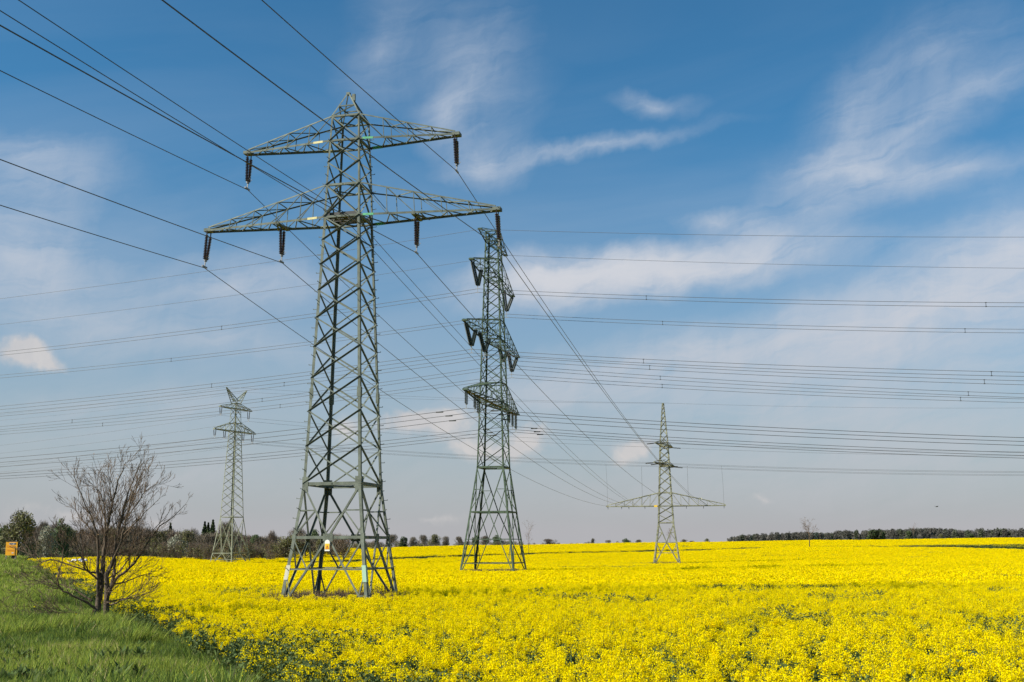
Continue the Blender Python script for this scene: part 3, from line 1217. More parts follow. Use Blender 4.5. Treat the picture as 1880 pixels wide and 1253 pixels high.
MIDPHI = R(13.604) + math.pi / 2
BUN = {   # twin bundles and earth wires of the tall mast: point, right slope, left slope
    'EN': ((-4.43, 148.77, 43.55), -.1043, -.0908, 'near end of the top arm'),
    'EF': ((-.93, 163.23, 43.71), -.1100, -.0923, 'far end of the top arm'),
    'UN': ((-4.65, 147.84, 34.62), -.1086, -.0980, 'near end of the second crossarm'),
    'UF': ((-.79, 163.78, 34.46), -.1080, -.0966, 'far end of the second crossarm'),
    'MON': ((-5.38, 144.83, 25.69), -.1103, -.0977, 'outer near insulator of the third crossarm'),
    'MIN': ((-3.79, 151.38, 26.03), -.1154, -.0998, 'inner near insulator, third crossarm'),
    'MIF': ((-1.32, 161.6, 26.36), -.1222, -.1084, 'inner far insulator of the third crossarm'),
    'MOF': ((-.06, 166.83, 25.69), -.1124, -.1006, 'outer far insulator of the third crossarm'),
    'L1': ((-5.95, 142.49, 17.76), -.1074, -.0952, 'near tip of the lowest crossarm'),
    'L2': ((-4.96, 146.58, 17.75), -.1077, -.0961, 'mid near half, lowest crossarm'),
    'L3': ((-4.57, 148.18, 17.28), -.1054, -.0958, 'inner near half, lowest crossarm'),
    'L4': ((-.44, 165.23, 17.86), -.1042, -.0920, 'inner far half, lowest crossarm'),
    'L5': ((.05, 167.25, 17.57), -.1030, -.0917, 'mid far half, lowest crossarm'),
    'L6': ((.55, 169.31, 17.37), -.1028, -.0921, 'far tip of the lowest crossarm'),
}
SPACERS = {'UN': (23, 64.5, -38.3, -90), 'UF': (23.4, 64.5, -56, -96), 'MON': (22.8, 64, -37.8, -84), 'MIN': (22.8, 64.3, -30, -80), 'MIF': (23.1, 64, -38.6, -72), 'MOF': (22.8, 63.8, -38.1, -70)}


def mid_wires():
    for key, (P, mr, ml, where) in BUN.items():
        k = 2.5e-4 if key[0] == 'E' else 3.5e-4
        Pw = mworld(P)

        def full(dz):
            r = wire_pts(Pw, MIDPHI, mr, k, 190, 44, dz)
            l = wire_pts(Pw, MIDPHI + math.pi, ml, k, 230, 50, dz)
            return l[::-1] + r[1:]
        if key in SPACERS:
            root = tag(empty('twin_conductor', Pw), f'twin cable with spacers, {where} of the tall mid pylon', 'power line', 'cables of the tall mid pylon')
            for dz in (0.25, -0.25):
                b = MB()
                b.tube([q - Pw for q in full(dz)], 0.030, 5)
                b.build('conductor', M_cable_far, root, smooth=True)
            for s in SPACERS[key]:
                b = MB()
                m_ = mr if s > 0 else ml
                d = Vector((math.sin(MIDPHI), math.cos(MIDPHI), 0))
                q = d * s + Vector((0, 0, m_ * abs(s) + k * s * s))
                b.beam(q - Vector((0, 0, .25)), q + Vector((0, 0, .25)), 0.045)
                for z in (-.25, .25):
                    b.box(q + Vector((0, 0, z)), d * 0.09, (0, 0.045, 0), (0, 0, 0.045))
                b.build('spacer', S_dark, root)
        else:
            b = MB()
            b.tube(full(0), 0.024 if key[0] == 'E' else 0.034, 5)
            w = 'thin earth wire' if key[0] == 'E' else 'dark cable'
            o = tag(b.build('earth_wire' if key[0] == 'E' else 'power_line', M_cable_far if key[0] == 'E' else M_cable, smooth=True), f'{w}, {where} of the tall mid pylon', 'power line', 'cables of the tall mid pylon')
            if key[0] == 'L':
                d = Vector((math.sin(MIDPHI), math.cos(MIDPHI), 0))
                for s in (-3.6, 3.8):
                    q = Pw + d * s + Vector((0, 0, (mr if s > 0 else ml) * abs(s) + k * s * s - 0.06))
                    b = MB()
                    b.box(q, d * 0.5, (0, 0.07, 0), (0, 0, 0.07))
                    b.build('vibration_damper', S_dark, o)


mid_wires()


def far_wires():
    d24 = Vector((math.sin(R(24)), math.cos(R(24)), 0))
    c = Vector((33.6, 245, 0))
    z1, z2 = 26.8 - 4.75, 22.5 - 4.75
    A1, A2 = 6.4, 7.7
    spec = [
        ('un', (-62.43, 235.76, 28.06), c - d24 * A1, z1, 'near end of its upper crossarm', -.075),
        ('uf', (-58.35, 243.76, 27.65), c + d24 * A1, z1, 'far end of its upper crossarm', -.075),
        ('lno', (-63.15, 234.35, 23.25), c - d24 * A2, z2, 'near end of its lower crossarm', -.075),
        ('lni', (-61.76, 237.07, 23.16), c - d24 * A2 * .5, z2, 'inner near insulator of its lower crossarm', -.075),
        ('lfi', (-59.05, 242.38, 22.82), c + d24 * A2 * .5, z2, 'inner far insulator of its lower crossarm', -.075),
        ('lfo', (-57.66, 245.12, 22.71), c + d24 * A2, z2, 'far end of its lower crossarm', -.075),
    ]
    k = 3.2e-4
    for key, P, q, z, where, ml in spec:
        Pw = mworld(P)
        Q = (q.x, q.y, z)
        left = wire_pts(Pw, R(-67), -.082, 3e-4, 190, 30)
        phi, m, L = slope_to(P, Q, k)
        mid = wire_pts(Pw, phi, m, k, L, 30)
        right = wire_pts(mworld(Q), R(93), -.052, 2.6e-4, 200, 30)
        b = MB()
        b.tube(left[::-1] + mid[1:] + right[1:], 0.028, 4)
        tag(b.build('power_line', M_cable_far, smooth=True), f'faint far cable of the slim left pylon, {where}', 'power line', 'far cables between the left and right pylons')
    for P, w, e in (((-61.7, 237.1, 34.35), 'near', 0), ((-58.9, 242.7, 34.0), 'far', .4)):
        Pw = mworld(P)
        Q = (33.5, 245, 31.5 + 0.0)
        left = wire_pts(Pw, R(-67), -.06, 3e-4, 190, 30)
        phi, m, L = slope_to(P, (33.6, 245 + e, 31.55), 2.5e-4)
        mid = wire_pts(Pw, phi, m, 2.5e-4, L, 30)
        pts = left[::-1] + mid[1:]
        if w == 'near':
            pts += wire_pts(mworld((33.6, 245, 31.55)), R(93), -.045, 2.6e-4, 200, 30)[1:]
        b = MB()
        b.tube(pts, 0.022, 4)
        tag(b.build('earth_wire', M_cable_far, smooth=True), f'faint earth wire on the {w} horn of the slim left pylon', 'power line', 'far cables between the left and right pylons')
    # thin droppers joining the through line to the wide low arm
    M = PR.o.matrix_basis
    for x, top, w in ((-12.7, 9.3, 'left'), (12.6, 8.4, 'right')):
        p = M @ Vector((x, 0, 13.7))
        b = MB()
        b.tube([p, p + Vector((-0.05, 0, top * .5)), p + Vector((-0.25, 0, top))], 0.025, 4)
        tag(b.build('dropper_wire', M_cable_far), f'thin vertical dropper wire rising from the {w} tip of the wide low crossarm', 'wire', 'dropper wires')
    for x0, x1 in ((-5.0, -0.9), (5.0, 0.9)):
        p = M @ Vector((x0, 0, 13.6))
        q = M @ Vector((x1 * 5.5, -3.0, 22.0))
        b = MB()
        b.tube([p, p.lerp(q, .5) + Vector((0, 0, -1.0)), q], 0.025, 4)
        s = 'left' if x0 < 0 else 'right'
        tag(b.build('dropper_wire', M_cable_far), f'slanting thin wire between the crossarms on the {s} of the pale spire pylon', 'wire', 'dropper wires')


far_wires()

# ------------------------------------------------------------------ vegetation: shared plant patches
SRC = bpy.data.collections.new('plant_sources')      # never linked to the scene: only instanced
M_petal = mat('rape_petals', (0.93, 0.765, 0.002), 0.7, trans=0.45, island=0.10, spec=0.0)
M_stem = mat('rape_stems', (0.085, 0.120, 0.036), 0.7, trans=0.2, island=0.35, spec=0.2)
M_leaf = mat('rape_leaves', (0.095, 0.135, 0.040), 0.7, trans=0.25, island=0.4, spec=0.12)
M_blade = mat('grass_blades', (0.300, 0.360, 0.055), 0.6, trans=0.42, island=0.45, spec=0.1)
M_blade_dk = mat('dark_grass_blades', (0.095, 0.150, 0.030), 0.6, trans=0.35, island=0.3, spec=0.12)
M_straw = mat('dry_grass', (0.46, 0.36, 0.19), 0.8, trans=0.2, island=0.3, spec=0.1)
M_weed = mat('dead_weed_stalks', (0.135, 0.095, 0.06), 0.9, island=0.35, spec=0.1)


def vnoise(x, y, s, seed):
    """cheap smooth value noise"""
    r = np.random.default_rng(seed)
    T = r.random((64, 64))
    u, v = x / s, y / s
    i, j = np.floor(u).astype(int), np.floor(v).astype(int)
    fu, fv = u - i, v - j
    fu, fv = fu * fu * (3 - 2 * fu), fv * fv * (3 - 2 * fv)
    g = lambda a, b: T[a % 64, b % 64]
    return (g(i, j) * (1 - fu) + g(i + 1, j) * fu) * (1 - fv) + (g(i, j + 1) * (1 - fu) + g(i + 1, j + 1) * fu) * fv


def unit(rng, n, up=0.0):
    v = rng.normal(size=(n, 3))
    v[:, 2] += up
    return v / np.linalg.norm(v, axis=1, keepdims=True)


def facing_quads(c, nrm, w, h, rng):
    """square-ish quads centred at c with normal nrm and random spin"""
    n = len(c)
    t = unit(rng, n)
    a = np.cross(nrm, t)
    a /= np.linalg.norm(a, axis=1, keepdims=True) + 1e-9
    b = np.cross(nrm, a)
    a, b = a * np.reshape(w, (-1, 1)) * 0.5, b * np.reshape(h, (-1, 1)) * 0.5
    return np.stack([c - a - b, c + a - b, c + a + b, c - a + b], 1)


def strip_quads(p, q, w, rng):
    """thin upright blades from p to q"""
    d = q - p
    t = rng.normal(size=(len(p), 3))
    s = np.cross(d, t)
    s /= np.linalg.norm(s, axis=1, keepdims=True) + 1e-9
    s = s * np.reshape(w, (-1, 1)) * 0.5
    return np.stack([p - s, p + s, q + s * 0.5, q - s * 0.5], 1)


def quads_to_mesh(name, groups, mats):
    V = np.concatenate([g[0].reshape(-1, 3) for g in groups])
    mi = np.concatenate([np.full(len(g[0]), g[1]) for g in groups])
    F = np.arange(len(V)).reshape(-1, 4)
    return np_mesh(name, V, F, mats, mi)


def rape_patch(seed, size, per_m2, nq, qs, flower_frac=1.0, leaf_m2=60, height=1.15, hs=0.08, leafsize=0.09, gaps=0.0, per_plant=4, spread=.085):
    rng = np.random.default_rng(seed)
    n = int(per_m2 * size * size)
    # racemes gathered into plants
    npl = max(1, n // per_plant)
    pc = rng.uniform(-size / 2, size / 2, (npl, 2))
    idx = rng.integers(0, npl, n)
    xy = pc[idx] + rng.normal(0, spread, (n, 2))
    if gaps:
        keep = vnoise(xy[:, 0] + 9, xy[:, 1] + 9, .36, seed) > gaps * 1.7
        xy, idx = xy[keep], idx[keep]
        n = len(xy)
    ph = rng.normal(height, hs, npl)
    z = ph[idx] - np.abs(rng.normal(0, 0.10, n)) * 1.1
    fl = rng.random(n) < flower_frac
    g = []
    f = np.where(fl)[0]
    if len(f):
        rep = np.repeat(f, nq)
        k = len(rep)
        off = np.stack([rng.normal(0, .036, k), rng.normal(0, .036, k), rng.uniform(-.10, .05, k)], 1)
        c = np.concatenate([xy[rep], z[rep, None]], 1) + off
        g.append((facing_quads(c, unit(rng, k, 0.55), rng.uniform(.75, 1.25, k) * qs, rng.uniform(.7, 1.1, k) * qs, rng), 0))
    # stems
    p = np.concatenate([xy + rng.normal(0, .03, (n, 2)), np.full((n, 1), 0.15)], 1)
    q = np.concatenate([xy, z[:, None] + 0.02], 1)
    g.append((strip_quads(p, q, np.full(n, .012 * (qs / .032) ** .7), rng), 1))
    # buds on unflowered shoots
    nf = np.where(~fl)[0]
    if len(nf):
        rep = np.repeat(nf, 4)
        c = np.concatenate([xy[rep], z[rep, None]], 1) + rng.normal(0, .03, (len(rep), 3))
        g.append((facing_quads(c, unit(rng, len(rep), .3), np.full(len(rep), .035), np.full(len(rep), .06), rng), 1))
    m = int(leaf_m2 * size * size)
    c = np.concatenate([rng.uniform(-size / 2, size / 2, (m, 2)), rng.uniform(.15, height * .86, (m, 1))], 1)
    g.append((facing_quads(c, unit(rng, m, .4), rng.uniform(.5, 1.3, m) * leafsize, rng.uniform(.8, 2.0, m) * leafsize, rng), 2))
    return quads_to_mesh('rape_plants', g, [M_petal, M_stem, M_leaf])


def grass_patch(seed, size, per_m2, h, w, mats_frac, bend=0.35):
    rng = np.random.default_rng(seed)
    n = int(per_m2 * size * size)
    # tussocky: blades gather into tufts
    nt = max(3, n // 26)
    tc = rng.uniform(-size / 2, size / 2, (nt, 2))
    th = rng.uniform(.55, 1.25, nt)
    idx = rng.integers(0, nt, n)
    xy = tc[idx] + rng.normal(0, .06, (n, 2))
    hh = h * th[idx] * rng.uniform(.6, 1.15, n)
    lean = rng.normal(0, 1, (n, 2)) + (tc[idx] - xy) * -6 + np.array([0.35, 0.1])
    lean *= (bend * hh)[:, None] * .6
    p0 = np.concatenate([xy, np.full((n, 1), -.03)], 1)
    p1 = np.concatenate([xy + lean * .35, (hh * .6)[:, None]], 1)
    p2 = np.concatenate([xy + lean, hh[:, None]], 1)
    t = rng.normal(size=(n, 3))
    s = np.cross(p2 - p0, t)
    s /= np.linalg.norm(s, axis=1, keepdims=True) + 1e-9
    s *= (w * rng.uniform(.6, 1.3, n) * .5)[:, None]
    q1 = np.stack([p0 - s, p0 + s, p1 + s * .9, p1 - s * .9], 1)
    q2 = np.stack([p1 - s * .9, p1 + s * .9, p2 + s * .12, p2 - s * .12], 1)
    mi = rng.choice(3, n, p=mats_frac)
    V = np.concatenate([q1, q2], 1).reshape(-1, 4, 3)
    me = quads_to_mesh('grass_tufts', [(V, 0)], [M_blade, M_blade_dk, M_straw])
    me.polygons.foreach_set('material_index', np.repeat(mi, 2).astype(np.int32))
    return me


def weed_patch(seed, size, per_m2, h):
    rng = np.random.default_rng(seed)
    n = int(per_m2 * size * size)
    xy = rng.uniform(-size / 2, size / 2, (n, 2))
    hh = h * rng.uniform(.5, 1.15, n)
    p = np.concatenate([xy, np.zeros((n, 1))], 1)
    q = np.concatenate([xy + rng.normal(0, .12, (n, 2)), hh[:, None]], 1)
    g = [(strip_quads(p, q, np.full(n, .02), rng), 0)]
    rep = np.repeat(np.arange(n), 3)
    t = rng.uniform(.4, .95, len(rep))[:, None]
    a = p[rep] * (1 - t) + q[rep] * t
    b = a + np.stack([rng.normal(0, .1, len(rep)), rng.normal(0, .1, len(rep)), rng.uniform(.03, .15, len(rep))], 1)
    g.append((strip_quads(a, b, np.full(len(rep), .016), rng), 0))
    gi = np.where(rng.random(n) < .4)[0]
    c = np.concatenate([xy[gi], rng.uniform(0, .5, (len(gi), 1))], 1)
    g.append((facing_quads(c, unit(rng, len(gi), .3), np.full(len(gi), .06), np.full(len(gi), .16), rng), 1))
    return quads_to_mesh('weed_stalks', g, [M_weed, M_blade_dk])


def rosette_patch(seed, flowers):
    """broad-leaved weeds, a few with yellow heads"""
    rng = np.random.default_rng(seed)
    g = []
    for i in range(7):
        c0 = rng.uniform(-.5, .5, 2)
        n = 16
        a = rng.uniform(0, 6.283, n)
        L = rng.uniform(.10, .24, n)
        p = np.stack([c0[0] + np.cos(a) * .02, c0[1] + np.sin(a) * .02, np.full(n, .02)], 1)
        q = np.stack([c0[0] + np.cos(a) * L, c0[1] + np.sin(a) * L, rng.uniform(.12, .34, n)], 1)
        side = np.stack([-np.sin(a), np.cos(a), np.zeros(n)], 1) * .03
        m = (p + q) / 2 + np.array([0, 0, .06])
        g.append((np.stack([p - side * .3, p + side * .3, m + side, m - side], 1), 0))
        g.append((np.stack([m - side, m + side, q + side * .2, q - side * .2], 1), 0))
        if i < flowers:
            c = np.tile([[c0[0], c0[1], .36]], (5, 1)) + rng.normal(0, .008, (5, 3))
            g.append((facing_quads(c, unit(rng, 5, 1.5), np.full(5, .04), np.full(5, .04), rng), 1))
            g.append((strip_quads(np.array([[c0[0], c0[1], 0.]]), c[:1], np.array([.01]), rng), 0))
    return quads_to_mesh('broadleaf_weeds', g, [M_leaf, M_petal])


def source_set(name, meshes):
    c = bpy.data.collections.new(name)
    for i, me in enumerate(meshes):
        o = bpy.data.objects.new(f'{name}_{i:02d}', me)
        c.objects.link(o)
    return c


def scatter(name, pts, rot, scl, idx, source, label, cat):
    """one object: a cloud of points that carries the plant patches"""
    me = bpy.data.meshes.new(name)
    n = len(pts)
    me.vertices.add(n)
    me.vertices.foreach_set('co', np.asarray(pts, np.float32).ravel())
    for nm, ty, arr in (('rot', 'FLOAT', rot), ('scl', 'FLOAT', scl), ('idx', 'INT', idx)):
        a = me.attributes.new(nm, ty, 'POINT')
        a.data.foreach_set('value', np.asarray(arr, np.float32 if ty == 'FLOAT' else np.int32))
    me.update()
    o = bpy.data.objects.new(name, me)
    COL.objects.link(o)
    ng = bpy.data.node_groups.new(name + '_scatter', 'GeometryNodeTree')
    ng.interface.new_socket('Geometry', in_out='INPUT', socket_type='NodeSocketGeometry')
    ng.interface.new_socket('Geometry', in_out='OUTPUT', socket_type='NodeSocketGeometry')
    N, L = ng.nodes, ng.links
    gi, go = N.new('NodeGroupInput'), N.new('NodeGroupOutput')
    ip = N.new('GeometryNodeInstanceOnPoints')
    ci = N.new('GeometryNodeCollectionInfo')
    ci.inputs['Collection'].default_value = source
    ci.inputs['Separate Children'].default_value = True
    ci.inputs['Reset Children'].default_value = True
    ip.inputs['Pick Instance'].default_value = True

    def attr(nm, ty):
        a = N.new('GeometryNodeInputNamedAttribute')
        a.data_type = ty
        a.inputs['Name'].default_value = nm
        return a.outputs['Attribute']
    L.new(gi.outputs[0], ip.inputs['Points'])
    L.new(ci.outputs[0], ip.inputs['Instance'])
    L.new(attr('idx', 'INT'), ip.inputs['Instance Index'])
    cx = N.new('ShaderNodeCombineXYZ')
    L.new(attr('rot', 'FLOAT'), cx.inputs[2])
    er = N.new('FunctionNodeEulerToRotation')
    L.new(cx.outputs[0], er.inputs[0])
    L.new(er.outputs[0], ip.inputs['Rotation'])
    L.new(attr('scl', 'FLOAT'), ip.inputs['Scale'])
    L.new(ip.outputs[0], go.inputs[0])
    md = o.modifiers.new('scatter', 'NODES')
    md.node_group = ng
    return tag(o, label, cat, kind='stuff')


# bare or stunted spots in the crop: centre on the ground, half-sizes
THIN = [(14.2, 71, 1.7, 2.6), (19.0, 72, 1.7, 2.6), (31.5, 238, 5.0, 4.5), (26, 242, 4, 3), (40, 240, 4, 3),
        (14, 190, 6, 4), (22, 205, 5, 3)]
PYL = [(MAIN_X, MAIN_Y, 3.4), (-2.63, 156.19, 4.2), (33.6, 245, 3.6), (-60.27, 240, 3.4)]


def build_crop():
    rng = np.random.default_rng(5)
    near = [rape_patch(10 + i, 1.5, 76 + 8 * (i % 3), 18, .025, 1.0, 85, 1.13, .14, .07, gaps=.20 + .06 * (i % 3), per_plant=6, spread=.07) for i in range(6)]
    thin = [rape_patch(30 + i, 1.5, 100, 12, .027, .42, 150, 1.08, .12, .06) for i in range(2)]
    leafy = [rape_patch(40 + i, 1.5, 150, 8, .028, .06, 320, .92, .14, .052) for i in range(3)]
    farp = [rape_patch(50 + i, 3.0, 60, 4, .075, 1.0, 18, 1.15, .07, .16) for i in range(5)]
    farthin = [rape_patch(60, 3.0, 50, 4, .07, .35, 40, 1.1, .08, .16)]
    farleaf = [rape_patch(70, 3.0, 35, 3, .07, .0, 60, 1.0, .1, .18)]
    src = source_set('rape_source', near + thin + leafy + farp + farthin + farleaf)
    P, ROT, S, I = [], [], [], []

    def cells(y0, y1, step):
        ys = np.arange(y0, y1, step)
        out = []
        for y in ys:
            xm = 0.49 * y + 14
            xs = np.arange(max(-xm, edge_x(y) - 3), xm, step)
            out.append(np.stack([xs, np.full_like(xs, y)], 1))
        return np.concatenate(out)
    for (y0, y1, step, far) in ((11, 80, 1.36, False), (80, 462, 2.7, True)):
        c = cells(y0, y1, step)
        c = c + rng.uniform(-.18, .18, c.shape) * step
        x, y = c[:, 0], c[:, 1]
        sd = (x - edge_x(y)) * 0.90           # distance inside the border
        wob = (vnoise(x, y, 2.3, 3) - .5) * 1.3
        px = 940 + 2061 * x / y
        fe = far_edge(px)
        keep = (sd + wob > 0.25) & (y < fe)
        for (a, b_, r) in PYL:
            keep &= ~((np.abs(x - a) < r * .95) & (np.abs(y - b_) < r * 1.0))
        dd0 = np.interp(px, BANKS[0][0], BANKS[0][1])
        on0 = (px > 440) & (px < 1400)
        dd1 = np.interp(px, BANKS[1][0], BANKS[1][1])
        on1 = px > 1640
        keep &= ~((px > 1560) & (y > dd1 - 14 * np.clip((px - 1560) / 230, 0, 1)) & (y < dd1 + .8 * np.clip((px - 1560) / 100, 0, 1)))
        cl = vnoise(x, y, 5.5, 8) * .6 + vnoise(x, y, 1.9, 9) * .4
        n = len(x)
        if not far:
            idx = rng.integers(0, 6, n)
            t = (cl < .27) & (rng.random(n) < .4)
            idx[t] = 6 + rng.integers(0, 2, t.sum())
            e = (sd + wob) < np.where(y < 32, 1.7, .6)
            idx[e] = np.where(rng.random(e.sum()) < .75, 8 + rng.integers(0, 3, e.sum()), 6)
            e2 = (~e) & ((sd + wob) < np.where(y < 32, 3.4, 1.4)) & (rng.random(n) < .45)
            idx[e2] = 6 + rng.integers(0, 2, e2.sum())
            lf, th = [8, 9, 10], [6, 7]
        else:
            idx = 11 + rng.integers(0, 5, n)
            t = (cl < .27) & (rng.random(n) < .5)
            idx[t] = 16
            e = (sd < 2.2)
            idx[e] = 17
            s0 = on0 & (y > dd0 - 4.5) & (y < dd0 + 2.0)
            idx[s0] = 17
            s1 = on1 & (y >= dd1 + 1.0) & (y < dd1 + 5)
            idx[s1] = np.where(rng.random(s1.sum()) < .75, 16, 17)
            s2 = (px > 1490) & (px < 1660) & (y > dd1 - 4) & (y < dd1 + 1)
            idx[s2] = 16
            lf, th = [17], [16]
        for (a, b_, rx, ry) in THIN:
            d = ((x - a) / rx) ** 2 + ((y - b_) / ry) ** 2
            m = d < 1
            idx[m] = np.where(rng.random(m.sum()) < .3, rng.choice(lf, m.sum()), rng.choice(th, m.sum()))
            m = (d >= 1) & (d < 2) & (rng.random(n) < .5)
            idx[m] = rng.choice(th, m.sum())
        k = keep
        z = ground(x, y)
        P.append(np.stack([x, y, z], 1)[k])
        ROT.append((rng.integers(0, 4, n) * math.pi / 2 + rng.normal(0, .06, n))[k])
        sc = rng.normal(1.0, .035, n) + (cl - .5) * .12
        S.append(sc[k])
        I.append(idx[k])
    scatter('rapeseed_field', np.concatenate(P), np.concatenate(ROT), np.concatenate(S), np.concatenate(I), src,
            'bright yellow flowering rapeseed crop covering the whole field', 'rapeseed')


build_crop()


def build_grass():
    rng = np.random.default_rng(11)
    base = [grass_patch(100 + i, 1.5, 950, .32, .012, [.70, .22, .08]) for i in range(4)]
    tall = [grass_patch(110 + i, 1.5, 950, .46, .013, [.70, .25, .05], .5) for i in range(2)]
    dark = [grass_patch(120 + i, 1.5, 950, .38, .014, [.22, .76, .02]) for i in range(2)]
    dry = [grass_patch(130, 1.5, 900, .30, .014, [.10, .04, .86], .9)]
    far = [grass_patch(140 + i, 3.0, 240, .36, .034, [.72, .22, .06]) for i in range(2)]
    weeds = [rosette_patch(150, 0), rosette_patch(151, 1)]
    src = source_set('grass_source', base + tall + dark + dry + far + weeds)
    P, ROT, S, I = [], [], [], []
    for (y0, y1, step, isfar) in ((9, 62, 1.1, False), (62, 235, 2.2, True)):
        for y in np.arange(y0, y1, step):
            x1 = edge_x(y) + 1.0
            x0 = max(-.50 * y - 16, edge_x(y) - 40)
            if isfar:
                x0 = max(x0, edge_x(y) - 46)
            xs = np.arange(x0, x1, step)
            yy = np.full_like(xs, y) + rng.uniform(-.4, .4, len(xs)) * step
            xs = xs + rng.uniform(-.4, .4, len(xs)) * step
            sd = (edge_x(yy) - xs)
            k = (np.abs(sd - 13.2) > 3.9)
            xs, yy, sd = xs[k], yy[k], sd[k]
            n = len(xs)
            if n == 0:
                continue
            nz = vnoise(xs, yy, 3.1, 21)
            if isfar:
                idx = 9 + rng.integers(0, 2, n)
            else:
                idx = rng.integers(0, 4, n)
                idx[(nz > .62)] = 4 + rng.integers(0, 2, (nz > .62).sum())
                nd = vnoise(xs, yy, 1.7, 22)
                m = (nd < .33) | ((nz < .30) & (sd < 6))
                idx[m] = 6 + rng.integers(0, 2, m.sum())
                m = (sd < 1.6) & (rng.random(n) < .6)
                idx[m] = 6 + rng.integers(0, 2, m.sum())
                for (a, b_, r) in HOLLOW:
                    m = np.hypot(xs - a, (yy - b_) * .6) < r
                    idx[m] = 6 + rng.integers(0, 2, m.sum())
            P.append(np.stack([xs, yy, ground(xs, yy)], 1))
            ROT.append(rng.uniform(0, 6.28, n))
            S.append(rng.normal(1, .15, n) * (.68 + .66 * nz))
            I.append(idx)
    for _ in range(150):
        y = rng.uniform(12, 60)
        x = edge_x(y) - rng.uniform(.3, 11)
        P.append(np.array([[x, y, gz(x, y) + .1]]))
        ROT.append(rng.uniform(0, 6.28, 1))
        S.append(rng.uniform(.7, 1.3, 1))
        I.append(np.array([11 if rng.random() < .85 else 12]))
    for (a, b_, r) in DRY:
        P.append(np.array([[a, b_, gz(a, b_) + .20]]))
        ROT.append(rng.uniform(0, 6.28, 1))
        S.append(np.array([r]))
        I.append(np.array([8]))
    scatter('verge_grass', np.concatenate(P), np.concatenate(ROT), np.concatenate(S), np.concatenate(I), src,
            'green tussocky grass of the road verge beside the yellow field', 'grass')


HOLLOW = [(-14.3, 36.5, 1.3), (-10.6, 33.0, 1.3), (-9.4, 30.0, 1.0), (-16.8, 38.5, .8), (-13.0, 31.5, .8)]
DRY = [(-11.75, 29.7, .45), (-11.2, 30.0, .55), (-10.9, 29.4, .45), (-10.7, 30.6, .22), (-18.6, 46.5, .35), (-24.5, 58, .5), (-25.6, 60, .45), (-17.2, 40, .3), (-44, 104, .8), (-46, 109, .8), (-12.9, 34.5, .2)]
build_grass()


def build_weeds():
    rng = np.random.default_rng(17)
    src = source_set('weed_source', [weed_patch(200 + i, 1.5, 80, 1.12) for i in range(3)])
    P, I = [], []
    for (a, b_, r) in PYL:
        g = np.arange(-r * .85, r * .85, 1.15)
        for dx in g:
            for dy in g:
                x, y = a + dx + rng.uniform(-.3, .3), b_ + dy + rng.uniform(-.3, .3)
                P.append((x, y, gz(x, y)))
    n = len(P)
    scatter('dead_weeds', np.array(P), rng.uniform(0, 6.28, n), rng.normal(1, .15, n), rng.integers(0, 3, n), src,
            'brown dead weed stalks standing under the lattice pylons', 'weeds')


build_weeds()

# ------------------------------------------------------------------ trees
M_bark = mat('grey_brown_bark', (0.090, 0.066, 0.042), 0.9, var=0.45, scale=9, bump=0.5)
M_twig = mat('brown_twigs', (0.105, 0.068, 0.038), 0.85, island=0.3)
M_deadleaf = mat('withered_leaves', (0.30, 0.17, 0.07), 0.8, trans=0.2, island=0.4)
TREE_X, TREE_Y = at(186, 1120, 45)[0], 45.0


